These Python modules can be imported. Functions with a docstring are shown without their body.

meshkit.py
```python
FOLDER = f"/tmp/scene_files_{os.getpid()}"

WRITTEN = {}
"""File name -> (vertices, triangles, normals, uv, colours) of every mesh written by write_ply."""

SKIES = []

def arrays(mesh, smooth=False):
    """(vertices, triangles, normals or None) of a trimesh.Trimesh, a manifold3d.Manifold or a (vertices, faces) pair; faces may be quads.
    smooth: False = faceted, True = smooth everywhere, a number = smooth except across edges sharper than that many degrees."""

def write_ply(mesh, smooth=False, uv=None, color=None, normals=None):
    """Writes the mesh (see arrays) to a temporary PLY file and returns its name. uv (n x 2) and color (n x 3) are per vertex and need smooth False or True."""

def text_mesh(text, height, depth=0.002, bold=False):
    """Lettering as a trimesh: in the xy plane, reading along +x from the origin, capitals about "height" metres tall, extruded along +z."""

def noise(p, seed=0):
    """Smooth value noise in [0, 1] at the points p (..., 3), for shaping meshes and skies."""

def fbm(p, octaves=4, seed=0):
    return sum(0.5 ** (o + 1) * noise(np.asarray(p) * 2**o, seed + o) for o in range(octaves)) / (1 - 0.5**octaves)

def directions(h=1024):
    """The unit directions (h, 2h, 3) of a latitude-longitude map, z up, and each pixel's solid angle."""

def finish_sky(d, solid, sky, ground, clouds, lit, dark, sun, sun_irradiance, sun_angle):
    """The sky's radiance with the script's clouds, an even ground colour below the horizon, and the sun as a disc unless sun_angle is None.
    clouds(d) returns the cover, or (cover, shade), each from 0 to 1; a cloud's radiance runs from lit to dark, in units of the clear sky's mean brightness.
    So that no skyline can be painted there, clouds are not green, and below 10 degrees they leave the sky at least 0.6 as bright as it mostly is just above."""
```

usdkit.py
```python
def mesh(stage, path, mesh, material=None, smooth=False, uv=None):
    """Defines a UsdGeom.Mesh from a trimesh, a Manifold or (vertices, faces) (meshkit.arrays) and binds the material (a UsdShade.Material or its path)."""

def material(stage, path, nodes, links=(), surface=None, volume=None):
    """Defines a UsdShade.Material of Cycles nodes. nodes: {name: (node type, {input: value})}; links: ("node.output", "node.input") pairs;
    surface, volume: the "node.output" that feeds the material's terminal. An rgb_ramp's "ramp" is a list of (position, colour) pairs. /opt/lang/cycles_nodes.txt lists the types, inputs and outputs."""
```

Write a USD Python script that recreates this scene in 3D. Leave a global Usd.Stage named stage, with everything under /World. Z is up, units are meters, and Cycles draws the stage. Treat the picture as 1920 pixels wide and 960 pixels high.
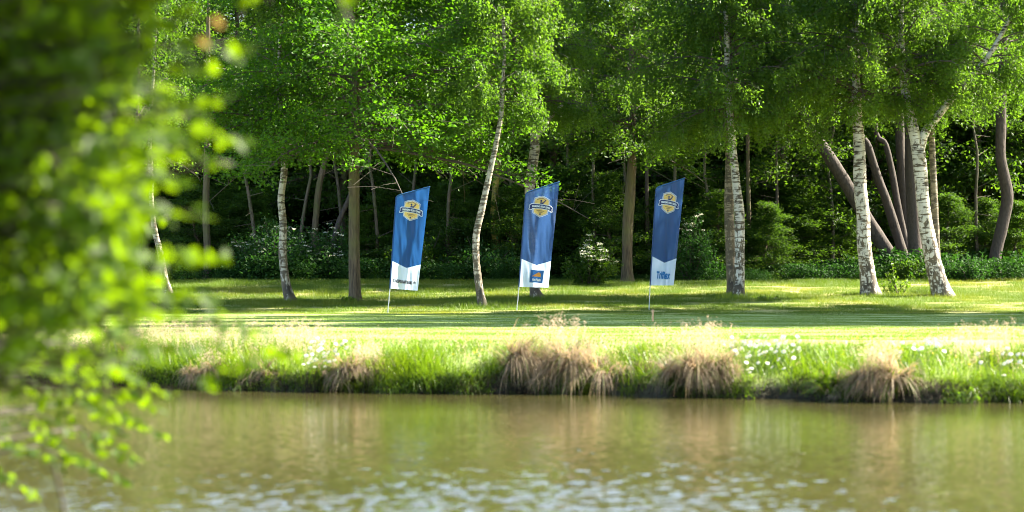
import math, numpy as np, trimesh, usdkit, meshkit
from pxr import Usd, UsdGeom, UsdLux, UsdShade, Gf, Sdf, Vt
from shapely.geometry import Polygon, Point, LineString, box as sbox
from shapely import affinity

stage = Usd.Stage.CreateInMemory()
W = UsdGeom.Xform.Define(stage, '/World')
stage.SetDefaultPrim(W.GetPrim())
UsdGeom.Scope.Define(stage, '/World/Looks')

# ------------------------------------------------------------------ camera
FOC = 85.0
F = 1920 * FOC / 36.0            # focal length in pixels of the 1920 wide photograph
CAM_Z = 0.90
PITCH = math.atan(78 / F)        # horizon on row 558
cam = UsdGeom.Camera.Define(stage, '/World/camera')
cam.AddTranslateOp().Set((0, 0, CAM_Z))
cam.AddRotateXOp().Set(90 + math.degrees(PITCH))
cam.CreateFocalLengthAttr(FOC)
cam.CreateHorizontalApertureAttr(36.0)
cam.CreateVerticalApertureAttr(18.0)
cam.CreateFStopAttr(2.8)
cam.CreateFocusDistanceAttr(66.0)
cam.CreateClippingRangeAttr((0.1, 5000.0))
cam.CreateExposureAttr(2.95)

# ------------------------------------------------------------------ sky and sun
SUN_AZ = math.radians(20)        # towards the sun: right, a little beyond
SUN_EL = math.radians(38)
sd = np.array([math.cos(SUN_EL) * math.cos(SUN_AZ), math.cos(SUN_EL) * math.sin(SUN_AZ), math.sin(SUN_EL)])
sky_mat = usdkit.material(stage, '/World/Looks/sky', {
    'sky': ('sky_texture', {'sky_type': 'single_scattering', 'sun_disc': False, 'sun_elevation': SUN_EL,
                            'sun_rotation': math.atan2(sd[0], sd[1]), 'aerosol_density': 1.2}),
    'bg': ('background_shader', {'strength': 0.06})}, [('sky.color', 'bg.color')], surface='bg.background')
dome = UsdLux.DomeLight.Define(stage, '/World/sky')
UsdShade.MaterialBindingAPI.Apply(dome.GetPrim()).Bind(sky_mat)
dome.GetPrim().SetCustomDataByKey('kind', 'structure')
sun = UsdLux.DistantLight.Define(stage, '/World/sun')
sun.CreateIntensityAttr(1.25)
sun.CreateAngleAttr(0.53)
sun.GetPrim().CreateAttribute('inputs:normalize', Sdf.ValueTypeNames.Bool).Set(True)
sun.CreateColorAttr(Gf.Vec3f(1.0, 0.91, 0.74))
sun.AddTransformOp().Set(Gf.Matrix4d().SetRotate(Gf.Rotation(Gf.Vec3d(0, 0, 1), Gf.Vec3d(*map(float, sd)))))

# ------------------------------------------------------------------ helpers
fw = np.array([0, math.cos(PITCH), math.sin(PITCH)])
upv = np.array([0, -math.sin(PITCH), math.cos(PITCH)])
def P(px, row, d):
    """The point of the world that the photograph shows at (px, row), d metres away."""
    v = fw + np.array([1.0, 0, 0]) * (px - 960) / F + upv * (480 - row) / F
    return np.array([0, 0, CAM_Z]) + v * d / v[1]
def pix(p):
    q = np.asarray(p, float) - [0, 0, CAM_Z]
    z = q @ fw
    return 960 + F * q[..., 0] / z, 480 - F * (q @ upv) / z, z

def water_y(x):
    x = np.clip(x, -9, 9)
    return 22.5 - 0.42 * x + 0.25 * np.sin(x * 1.3 + 0.6) + 0.12 * np.sin(x * 3.1) + 0.07 * np.sin(x * 7.7 + 1) + 0.04 * np.sin(x * 17)
def lerp(a, b, t):
    return a + (b - a) * t
def sst(a, b, x):
    t = np.clip((x - a) / (b - a), 0, 1)
    return t * t * (3 - 2 * t)
def ground_z(x, y):
    x, y = np.asarray(x, float), np.asarray(y, float)
    t = y - water_y(x)
    z = np.interp(t, [-6, -1, -0.12, 0.0, 0.10, 0.35, 1.2, 2.2, 4], [-0.8, -0.5, -0.2, -0.03, 0.09, 0.16, 0.35, 0.44, 0.47])
    far = np.clip((y - 63) / 21, 0, None)
    z = z + 0.99 * np.where(far < 1, far ** 1.5, 1 + (far - 1) * 0.35)
    p = np.stack([x * 0.5, y * 0.5, 0 * x], -1)
    z = z + (meshkit.noise(p) - 0.5) * 0.05 * sst(1.5, 4, t) * (1 - 0.6 * sst(26, 30, y) * (1 - sst(55, 62, y)))
    near = 1 - sst(6.9, 8.3, y)
    side = sst(55, 62, np.abs(x))
    z = np.where(t < 0, np.maximum(z, lerp(-0.8, 0.15, np.maximum(near, side))), z)
    return z
def row_d(row, px=960, lo=24, hi=86):
    """Distance at which the ground is seen on this row of the photograph."""
    ds = np.linspace(lo, hi, 1200)
    x = (px - 960) / F * ds
    _, r, _ = pix(np.stack([x, ds, ground_z(x, ds)], -1))
    return float(ds[np.argmin(np.abs(r - row))])

names = {}
def path_of(name, parent):
    key = f'{parent}/{name}'
    n = names.get(key, 0)
    names[key] = n + 1
    return key if n == 0 else f'{key}_{n:03d}'
def cd(prim, **kw):
    for k, v in kw.items():
        if v:
            prim.SetCustomDataByKey(k, v)
def thing(name, label, cat, loc=(0, 0, 0), rotz=0, group=None):
    x = UsdGeom.Xform.Define(stage, path_of(name, '/World'))
    x.AddTranslateOp().Set(Gf.Vec3d(*map(float, loc)))
    x.AddRotateZOp().Set(float(rotz))
    x.AddScaleOp().Set(Gf.Vec3f(1, 1, 1))
    cd(x.GetPrim(), label=label, category=cat, group=group)
    return x.GetPrim()
def dup(root, loc, rotz=0, label=None, group=None, scale=1.0, cat=None):
    was = root.GetCustomData()
    base = root.GetName()
    if base[-4:-3] == '_' and base[-3:].isdigit():
        base = base[:-4]
    x = UsdGeom.Xform.Define(stage, path_of(base, '/World'))
    r = x.GetPrim()
    r.GetReferences().AddInternalReference(root.GetPath())
    r.SetInstanceable(True)
    r.GetAttribute('xformOp:translate').Set(Gf.Vec3d(*map(float, loc)))
    r.GetAttribute('xformOp:rotateZ').Set(float(rotz))
    r.GetAttribute('xformOp:scale').Set(Gf.Vec3f(*((scale,) * 3 if np.ndim(scale) == 0 else scale)))
    cd(r, label=label or was['label'], category=cat or was['category'], group=group or was.get('group'))
    return r
def obj(name, mesh, mat, parent=None, smooth=False, **kw):
    par = '/World' if parent is None else str(parent.GetPath())
    m = usdkit.mesh(stage, path_of(name, par), mesh, mat, smooth=smooth)
    cd(m.GetPrim(), **kw)
    return m.GetPrim()

class MB:
    """Collects (vertices, triangles) pieces into one mesh."""
    def __init__(s):
        s.v, s.f, s.n = [], [], 0
    def add(s, v, f):
        s.v.append(np.asarray(v, float)); s.f.append(np.asarray(f, int) + s.n); s.n += len(v)
        return s
    def tm(s, m):
        return s.add(m.vertices, m.faces)
    def out(s):
        return np.vstack(s.v), np.vstack(s.f)

def catmull(pts, n):
    """Smooth resampling of control rows (any number of columns)."""
    pts = np.asarray(pts, float)
    p = np.vstack([2 * pts[0] - pts[1], pts, 2 * pts[-1] - pts[-2]])
    t = np.linspace(0, len(pts) - 1, n)
    i = np.minimum(t.astype(int), len(pts) - 2)
    u = (t - i)[:, None]
    a, b, c, d = p[i], p[i + 1], p[i + 2], p[i + 3]
    return 0.5 * (2 * b + (c - a) * u + (2 * a - 5 * b + 4 * c - d) * u ** 2 + (3 * b - a - 3 * c + d) * u ** 3)

def tube(pts, rad, sides=6, cap=True, rough=0.0, seed=0):
    pts = np.asarray(pts, float); rad = np.broadcast_to(np.asarray(rad, float), len(pts))
    n = len(pts)
    t = np.gradient(pts, axis=0)
    t /= np.maximum(np.linalg.norm(t, axis=1, keepdims=True), 1e-9)
    ref = np.where(np.abs(t[:, 2:3]) > 0.9, [[1.0, 0, 0]], [[0, 0, 1.0]])
    if (np.abs(t[:, 2]) > 0.6).mean() > 0.5:
        ref = np.tile([[1.0, 0.13, 0]], (n, 1))
    else:
        ref = np.tile([[0.03, 0.05, 1.0]], (n, 1))
    a = np.cross(t, ref); a /= np.maximum(np.linalg.norm(a, axis=1, keepdims=True), 1e-9)
    b = np.cross(t, a)
    th = np.arange(sides) / sides * 2 * np.pi
    ring = np.cos(th)[None, :, None] * a[:, None] + np.sin(th)[None, :, None] * b[:, None]
    r = rad[:, None, None]
    if rough:
        q = pts[:, None] * [3, 3, 2.0] + ring * 1.3
        r = r * (1 + rough * (meshkit.fbm(q, 3, seed)[..., None] - 0.5) * 2)
    v = (pts[:, None] + ring * r).reshape(-1, 3)
    i = np.arange(n - 1)[:, None] * sides; j = np.arange(sides)[None]; k = (j + 1) % sides
    q = np.stack([i + j, i + k, i + sides + k, i + sides + j], -1).reshape(-1, 4)
    f = np.vstack([q[:, [0, 1, 2]], q[:, [0, 2, 3]]])
    if cap:
        v = np.vstack([v, pts[-1] + t[-1] * rad[-1] * 0.5])
        e = (n - 1) * sides
        f = np.vstack([f, np.stack([e + j[0], e + k[0], np.full(sides, len(v) - 1)], 1)])
    return v, f

def unit(v):
    return v / np.maximum(np.linalg.norm(v, axis=-1, keepdims=True), 1e-9)
def leaves(c, size, rng, aspect=0.55, up=0.6, droop=0.25, along=None):
    """Folded diamond leaves: 4 vertices, 2 triangles each."""
    n = len(c)
    nrm = unit(rng.normal(size=(n, 3)) + [0, 0, up * 1.6])
    t = rng.normal(size=(n, 3)) if along is None else along + rng.normal(size=(n, 3)) * 0.5
    t = t + [0, 0, -droop * 2]
    t = unit(t - nrm * (t * nrm).sum(1, keepdims=True))
    s = np.cross(nrm, t)
    L = (size * rng.uniform(0.65, 1.3, n))[:, None]
    w = L * aspect * 0.5
    fold = nrm * L * rng.uniform(0.02, 0.14, (n, 1))
    v = np.stack([c - t * L * 0.5, c + s * w + fold - t * L * 0.05, c + t * L * 0.5 - fold * 0.6, c - s * w + fold - t * L * 0.05], 1).reshape(-1, 3)
    i = np.arange(n)[:, None] * 4
    f = np.vstack([i + [0, 1, 2], i + [0, 2, 3]])
    return v, f
def blades(base, L, width, az, lean0, lean1, rng, segs=3):
    """Bent tapering grass blades; lean in radians from the vertical at foot and tip."""
    n = len(base)
    h = np.stack([np.cos(az), np.sin(az), 0 * az], -1)
    side = np.stack([-np.sin(az), np.cos(az), 0 * az], -1)
    side = unit(side + h * rng.normal(0, 0.6, (n, 1)))
    p, rows = base.copy(), []
    for k in range(segs + 1):
        w = width * (1 - (k / segs) ** 1.6)
        if k < segs:
            rows += [p - side * w[:, None] / 2, p + side * w[:, None] / 2]
        else:
            rows += [p]
        a = lean0 + (lean1 - lean0) * ((k + 0.5) / segs)
        p = p + (h * np.sin(a)[:, None] + np.array([0, 0, 1.0]) * np.cos(a)[:, None]) * (L / segs)[:, None]
    v = np.stack(rows, 1)
    m = v.shape[1]
    tri = []
    for k in range(segs - 1):
        tri += [[2 * k, 2 * k + 1, 2 * k + 3], [2 * k, 2 * k + 3, 2 * k + 2]]
    tri += [[2 * segs - 2, 2 * segs - 1, 2 * segs]]
    f = (np.arange(n)[:, None, None] * m + np.array(tri)[None]).reshape(-1, 3)
    return v.reshape(-1, 3), f

# ------------------------------------------------------------------ materials
def mat(name, nodes, links, surface):
    return usdkit.material(stage, '/World/Looks/' + name, nodes, links, surface=surface)
def leaf_mat(name, stops, trans=0.45, tint=(1.5, 1.5, 0.55), rough=0.42, spec=0.5, patch=0.0, patch_scale=0.7):
    """Leaf: gloss and diffuse on top, light shining through; every leaf its own tone."""
    nodes = {'g': ('geometry', {}), 'r': ('rgb_ramp', {'ramp': stops}),
             'p': ('principled_bsdf', {'roughness': rough, 'specular_ior_level': spec}),
             'tm': ('mix_color', {'blend_type': 'multiply', 'fac': 1.0, 'b': tint, 'use_clamp': False}),
             't': ('translucent_bsdf', {}), 'm': ('mix_closure', {'fac': trans})}
    links = [('r.color', 'p.base_color'), ('r.color', 'tm.a'), ('tm.result', 't.color'),
             ('p.BSDF', 'm.closure1'), ('t.BSDF', 'm.closure2')]
    if patch:
        nodes |= {'n': ('noise_texture', {'scale': patch_scale, 'detail': 2.0}),
                  'mr': ('map_range', {'from_min': 0.3, 'from_max': 0.7, 'to_min': -patch, 'to_max': patch}),
                  'ad': ('math', {'math_type': 'add', 'use_clamp': True})}
        links += [('g.position', 'n.vector'), ('n.fac', 'mr.value'), ('mr.result', 'ad.value1'), ('g.random_per_island', 'ad.value2'), ('ad.value', 'r.fac')]
    else:
        links += [('g.random_per_island', 'r.fac')]
    return mat(name, nodes, links, 'm.closure')
def plain(name, col, rough=0.6, trans=0.0, noise=0.0, scale=8.0):
    nodes = {'p': ('principled_bsdf', {'base_color': col, 'roughness': rough})}
    links = []
    if noise:
        nodes |= {'tc': ('texture_coordinate', {}), 'n': ('noise_texture', {'scale': scale, 'detail': 4.0}),
                  'r': ('rgb_ramp', {'ramp': [(0.25, tuple(c * (1 - noise) for c in col)), (0.75, tuple(min(1, c * (1 + noise)) for c in col))]})}
        links += [('tc.object', 'n.vector'), ('n.fac', 'r.fac'), ('r.color', 'p.base_color')]
    if trans:
        nodes |= {'t': ('translucent_bsdf', {'color': col}), 'm': ('mix_closure', {'fac': trans})}
        links += [('p.BSDF', 'm.closure1'), ('t.BSDF', 'm.closure2')]
        return mat(name, nodes, links, 'm.closure')
    return mat(name, nodes, links, 'p.BSDF')

M = {}
M['oak_leaf'] = leaf_mat('oak_leaf', [(0, (0.035, 0.095, 0.007)), (0.5, (0.07, 0.16, 0.009)), (1, (0.14, 0.22, 0.014))], 0.57, (2.2, 2.2, 0.5), 0.5, 0.3, 0.25)
M['birch_leaf'] = leaf_mat('birch_leaf', [(0, (0.048, 0.105, 0.016)), (0.5, (0.09, 0.16, 0.026)), (1, (0.165, 0.215, 0.045))], 0.57, (2.3, 2.2, 0.6), 0.5, 0.3, 0.25)
M['wood_leaf'] = leaf_mat('wood_leaf', [(0, (0.034, 0.080, 0.012)), (0.6, (0.068, 0.135, 0.018)), (1, (0.12, 0.18, 0.026))], 0.54, (2.3, 2.1, 0.55), 0.55, 0.3, 0.2)
M['shrub_leaf'] = leaf_mat('shrub_leaf', [(0, (0.028, 0.078, 0.020)), (0.6, (0.050, 0.12, 0.026)), (1, (0.09, 0.16, 0.034))], 0.45, (1.4, 1.6, 0.6), 0.6, 0.2, 0.2)
M['sapling_leaf'] = leaf_mat('sapling_leaf', [(0, (0.09, 0.17, 0.01)), (1, (0.18, 0.25, 0.018))], 0.5, (1.4, 1.4, 0.5))
M['bush_leaf'] = leaf_mat('bush_leaf', [(0, (0.042, 0.088, 0.006)), (0.55, (0.088, 0.145, 0.007)), (0.9, (0.145, 0.18, 0.009)), (1, (0.18, 0.175, 0.02))], 0.63, (2.8, 2.3, 0.25), 0.55, 0.25)
M['bush_leaf_young'] = leaf_mat('bush_leaf_young', [(0, (0.13, 0.11, 0.05)), (1, (0.16, 0.15, 0.04))], 0.5, (1.4, 1.1, 0.7))
M['grass_blade'] = leaf_mat('grass_blade', [(0, (0.08, 0.155, 0.010)), (0.5, (0.15, 0.225, 0.014)), (0.85, (0.25, 0.28, 0.03)), (1, (0.42, 0.36, 0.14))], 0.5, (1.6, 1.4, 0.45), 0.4, 0.4, 0.2, 0.8)
M['dry_blade'] = leaf_mat('dry_blade', [(0, (0.30, 0.235, 0.155)), (0.45, (0.64, 0.545, 0.39)), (1, (0.80, 0.72, 0.56))], 0.5, (1.2, 1.1, 0.95), 0.6, 0.3)
M['dead_blade'] = leaf_mat('dead_blade', [(0, (0.05, 0.038, 0.022)), (0.7, (0.12, 0.09, 0.05)), (1, (0.26, 0.20, 0.12))], 0.25, (1.1, 1.0, 0.9), 0.7, 0.2)
M['seed_head'] = leaf_mat('seed_head', [(0, (0.55, 0.43, 0.32)), (1, (0.74, 0.64, 0.50))], 0.4, (1.1, 1.0, 0.9), 0.7, 0.2)
M['rough_grass'] = leaf_mat('rough_grass', [(0, (0.09, 0.15, 0.015)), (0.4, (0.18, 0.21, 0.025)), (0.7, (0.32, 0.28, 0.08)), (1, (0.46, 0.37, 0.17))], 0.4, (1.3, 1.3, 0.5), 0.5, 0.3, 0.35, 0.35)
M['undergrowth_leaf'] = leaf_mat('undergrowth_leaf', [(0, (0.022, 0.065, 0.013)), (0.6, (0.040, 0.10, 0.016)), (1, (0.08, 0.15, 0.025))], 0.35, (1.2, 1.3, 0.5), 0.65, 0.15, 0.2)
M['white_petal'] = plain('white_petal', (0.85, 0.85, 0.80), 0.6, 0.3)
M['cream_blossom'] = plain('cream_blossom', (0.75, 0.75, 0.62), 0.7, 0.2)
M['yellow_petal'] = plain('yellow_petal', (0.80, 0.62, 0.02), 0.5, 0.2)
M['green_stem'] = plain('green_stem', (0.10, 0.19, 0.02), 0.5)
M['twig'] = plain('twig', (0.024, 0.015, 0.010), 0.7, 0, 0.3, 60)
M['dark_twig'] = plain('dark_twig', (0.045, 0.033, 0.024), 0.8, 0, 0.3, 20)
M['stake'] = plain('stake', (0.42, 0.26, 0.13), 0.7, 0, 0.3, 20)

def bark(name, dark, light, moss=None, vert=(9, 9, 1.6), bump=0.6):
    nodes = {'tc': ('texture_coordinate', {}), 'mp': ('mapping', {'scale': vert}), 'n': ('noise_texture', {'scale': 1.6, 'detail': 6.0, 'roughness': 0.6}),
             'r': ('rgb_ramp', {'ramp': [(0.3, dark), (0.65, light)]}),
             'n2': ('noise_texture', {'scale': 1.3, 'detail': 3.0}), 'r2': ('rgb_ramp', {'ramp': [(0.45, (0, 0, 0)), (0.62, (1, 1, 1))]}),
             'mx': ('mix_color', {'b': moss or dark}), 'b': ('bump', {'strength': bump, 'distance': 0.03}),
             'p': ('principled_bsdf', {'roughness': 0.85, 'specular_ior_level': 0.3})}
    return mat(name, nodes, [('tc.object', 'mp.vector'), ('mp.vector', 'n.vector'), ('n.fac', 'r.fac'), ('tc.object', 'n2.vector'), ('n2.fac', 'r2.fac'),
                             ('r2.color', 'mx.fac'), ('r.color', 'mx.a'), ('mx.result', 'p.base_color'), ('n.fac', 'b.height'), ('b.normal', 'p.normal')], 'p.BSDF')
M['oak_bark'] = bark('oak_bark', (0.018, 0.013, 0.008), (0.105, 0.077, 0.048), (0.08, 0.075, 0.03), (15, 15, 1.6), 1.0)
M['wood_bark'] = bark('wood_bark', (0.03, 0.022, 0.016), (0.12, 0.085, 0.06), (0.07, 0.07, 0.025))
M['pine_bark'] = bark('pine_bark', (0.018, 0.014, 0.011), (0.062, 0.047, 0.039), (0.040, 0.031, 0.027), (9, 9, 3.5), 1.0)
M['stem_bark'] = bark('stem_bark', (0.035, 0.028, 0.021), (0.11, 0.088, 0.066), (0.06, 0.06, 0.03))
M['moss_bark'] = bark('moss_bark', (0.10, 0.08, 0.02), (0.24, 0.19, 0.05), (0.20, 0.17, 0.03))
def birch_bark(name, white, shift):
    """White bark with short dark cross streaks; the foot of the stem is cracked and dark."""
    nodes = {'tc': ('texture_coordinate', {}), 'sx': ('separate_xyz', {}),
             'm1': ('mapping', {'scale': (3.5, 3.5, 17)}), 'n1': ('noise_texture', {'scale': 1.0, 'detail': 3.0, 'roughness': 0.55, 'distortion': 0.4}),
             'm2': ('mapping', {'scale': (11, 11, 4.5)}), 'n2': ('noise_texture', {'scale': 1.0, 'detail': 4.0, 'roughness': 0.6}),
             'h1': ('map_range', {'from_min': 0.1, 'from_max': 2.9, 'to_min': 0.115, 'to_max': -0.06, 'clamp': True}),
             'a1': ('math', {'math_type': 'add'}), 'r1': ('rgb_ramp', {'ramp': [(0.55 - shift, (0, 0, 0)), (0.62 - shift, (1, 1, 1))]}),
             'r2': ('rgb_ramp', {'ramp': [(0.565 - shift, (0, 0, 0)), (0.62 - shift, (1, 1, 1))]}),
             'mx': ('math', {'math_type': 'maximum'}), 'n3': ('noise_texture', {'scale': 3.0, 'detail': 3.0}),
             'cw': ('rgb_ramp', {'ramp': [(0.3, tuple(c * 0.62 for c in white)), (0.6, white)]}),
             'cd': ('rgb_ramp', {'ramp': [(0.3, (0.022, 0.018, 0.013)), (0.7, (0.11, 0.085, 0.05))]}),
             'col': ('mix_color', {}), 'b': ('bump', {'strength': 0.5, 'distance': 0.02, 'invert': True}),
             'p': ('principled_bsdf', {'roughness': 0.65, 'specular_ior_level': 0.35})}
    links = [('tc.object', 'm1.vector'), ('m1.vector', 'n1.vector'), ('tc.object', 'm2.vector'), ('m2.vector', 'n2.vector'), ('tc.object', 'sx.vector'),
             ('sx.z', 'h1.value'), ('n2.fac', 'a1.value1'), ('h1.result', 'a1.value2'), ('a1.value', 'r2.fac'), ('n1.fac', 'r1.fac'),
             ('r1.color', 'mx.value1'), ('r2.color', 'mx.value2'), ('tc.object', 'n3.vector'), ('n3.fac', 'cw.fac'), ('n3.fac', 'cd.fac'),
             ('mx.value', 'col.fac'), ('cw.color', 'col.a'), ('cd.color', 'col.b'), ('col.result', 'p.base_color'), ('mx.value', 'b.height'), ('b.normal', 'p.normal')]
    return mat(name, nodes, links, 'p.BSDF')
M['birch_bark'] = birch_bark('birch_bark', (0.46, 0.435, 0.38), 0.035)
M['birch_bark_grey'] = birch_bark('birch_bark_grey', (0.34, 0.31, 0.25), 0.05)
M['birch_bark_dark'] = birch_bark('birch_bark_dark', (0.22, 0.18, 0.125), 0.09)

# lawn, bank soil and woodland floor: one sheet, the kind of ground told by where it lies
nodes = {'g': ('geometry', {}), 'sx': ('separate_xyz', {}),
         'nb': ('noise_texture', {'scale': 0.35, 'detail': 5.0, 'roughness': 0.6}),
         'nf': ('noise_texture', {'scale': 9.0, 'detail': 6.0, 'roughness': 0.7}),
         'lawn': ('rgb_ramp', {'ramp': [(0.35, (0.13, 0.16, 0.03)), (0.48, (0.23, 0.22, 0.06)), (0.58, (0.35, 0.29, 0.125))]}),
         'mown': ('rgb_ramp', {'ramp': [(0.3, (0.20, 0.265, 0.06)), (0.7, (0.28, 0.325, 0.095))]}),
         'ismown': ('map_range', {'from_min': 60.0, 'from_max': 66.0, 'to_min': 1.0, 'to_max': 0.0, 'clamp': True}),
         'mix1': ('mix_color', {}),
         'fine': ('rgb_ramp', {'ramp': [(0.3, (0.72, 0.72, 0.72)), (0.7, (1.15, 1.15, 1.15))]}),
         'mul': ('mix_color', {'blend_type': 'multiply', 'fac': 1.0, 'use_clamp': False}),
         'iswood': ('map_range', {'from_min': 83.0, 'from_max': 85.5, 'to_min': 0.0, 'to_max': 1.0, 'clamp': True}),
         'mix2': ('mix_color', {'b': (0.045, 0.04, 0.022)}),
         'issoil': ('map_range', {'from_min': 0.10, 'from_max': 0.17, 'to_min': 1.0, 'to_max': 0.0, 'clamp': True}),
         'mix3': ('mix_color', {'b': (0.012, 0.009, 0.006)}),
         'b': ('bump', {'strength': 0.6, 'distance': 0.04}),
         'p': ('principled_bsdf', {'roughness': 0.85, 'specular_ior_level': 0.2, 'sheen_weight': 0.15, 'sheen_tint': (0.8, 1, 0.5)})}
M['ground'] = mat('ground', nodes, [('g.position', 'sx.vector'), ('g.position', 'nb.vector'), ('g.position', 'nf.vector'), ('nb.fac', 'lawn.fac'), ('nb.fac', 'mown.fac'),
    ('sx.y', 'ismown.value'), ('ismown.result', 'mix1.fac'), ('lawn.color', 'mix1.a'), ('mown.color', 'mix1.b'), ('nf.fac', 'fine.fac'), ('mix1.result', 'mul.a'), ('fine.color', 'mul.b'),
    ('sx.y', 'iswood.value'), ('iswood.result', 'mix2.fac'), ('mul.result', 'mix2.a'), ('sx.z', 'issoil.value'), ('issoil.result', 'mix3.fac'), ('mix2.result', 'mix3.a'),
    ('mix3.result', 'p.base_color'), ('nf.fac', 'b.height'), ('b.normal', 'p.normal')], 'p.BSDF')

# murky pond: silt lit from above under a reflecting skin
M['water'] = mat('water', {
    'g': ('geometry', {}), 'n1': ('noise_texture', {'scale': 14.0, 'detail': 2.0}), 'b': ('bump', {'strength': 0.6, 'distance': 0.006}),
    'n3': ('noise_texture', {'scale': 0.5, 'detail': 3.0}), 'r3': ('rgb_ramp', {'ramp': [(0.3, (0.040, 0.036, 0.012)), (0.7, (0.054, 0.049, 0.017))]}),
    'd': ('diffuse_bsdf', {}), 's': ('glossy_bsdf', {'roughness': 0.02, 'color': (1, 1, 1)}), 'fr': ('fresnel', {'IOR': 1.33}), 'm': ('mix_closure', {})},
    [('g.position', 'n1.vector'), ('n1.fac', 'b.height'), ('b.normal', 's.normal'), ('g.position', 'n3.vector'), ('n3.fac', 'r3.fac'), ('r3.color', 'd.color'),
     ('fr.fac', 'm.fac'), ('d.BSDF', 'm.closure1'), ('s.BSDF', 'm.closure2')], 'm.closure')

# ------------------------------------------------------------------ ground and water
def axis(*parts):
    return np.unique(np.concatenate([np.linspace(a, b, n) for a, b, n in parts]))
gx = axis((-700, -80, 14), (-80, -26, 30), (-26, -7, 40), (-7, 7, 120), (7, 26, 40), (26, 80, 30), (80, 700, 14))
gt = axis((-60, -22, 24), (-22, -4, 30), (-4, -0.3, 12), (-0.3, 0.5, 24), (0.5, 3, 24), (3, 40, 40), (40, 66, 45), (66, 120, 30), (120, 900, 14))
X, T = np.meshgrid(gx, gt, indexing='ij')
Y = water_y(X) + T
Z = ground_z(X, Y)
bn = meshkit.fbm(np.stack([X * 4, Y * 4, Z * 4], -1), 3, 5) - 0.5
nearbank = np.exp(-((T - 0.15) / 0.35) ** 2)
Y = Y + bn * 0.25 * nearbank
Z = Z + bn * 0.10 * np.exp(-((T - 0.5) / 0.5) ** 2)
nx, nt = X.shape
i = np.arange(nx - 1)[:, None] * nt + np.arange(nt - 1)[None]
q = np.stack([i, i + nt, i + nt + 1, i + 1], -1).reshape(-1, 4)
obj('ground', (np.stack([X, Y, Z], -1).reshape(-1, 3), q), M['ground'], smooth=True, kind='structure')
wx = axis((-64, -5.6, 12), (-5.6, 5.6, 311), (5.6, 64, 12))
wy = axis((3.5, 8.5, 8), (8.5, 16, 281), (16, 25.4, 81), (25.4, 30, 4))
X, Y = np.meshgrid(wx, wy, indexing='ij')
r = np.random.default_rng(33)
wind = np.exp(-(((X - 0.0) / 1.45) ** 2 + ((Y - 9.8) / 3.3) ** 2))              # a squall ruffles the middle of the pond
gust = meshkit.fbm(np.stack([X * 0.55, Y * 0.30, 0 * X], -1), 3, 8)
wind = np.clip(wind * 1.25 * (0.45 + gust) + 0.55 * np.clip(gust - 0.47, 0, 1) * np.clip((19 - Y) / 6, 0, 1), 0, 1)
Z = 0 * X
for k in range(70):
    lam = 0.06 * 3.2 ** r.uniform() ** 1.5
    th = np.pi / 2 + r.normal(0, 0.8)
    kx, ky = 2 * np.pi / lam * np.cos(th), 2 * np.pi / lam * np.sin(th)
    ph = r.uniform(0, 6.28) + 1.2 * meshkit.noise(np.stack([X * 0.8, Y * 0.8, 0 * X + k], -1), k)
    Z = Z + np.cos(kx * X + ky * Y + ph) / np.hypot(kx, ky) * np.sqrt(2 / 70)    # every wave brings the same slope
Z = Z * (0.026 + 0.145 * wind) * ((np.abs(X) < 5.5) & (Y > 8.6) & (Y < 25.2))
nx, ny = X.shape
i = np.arange(nx - 1)[:, None] * ny + np.arange(ny - 1)[None]
q = np.stack([i, i + ny, i + ny + 1, i + 1], -1).reshape(-1, 4)
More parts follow.
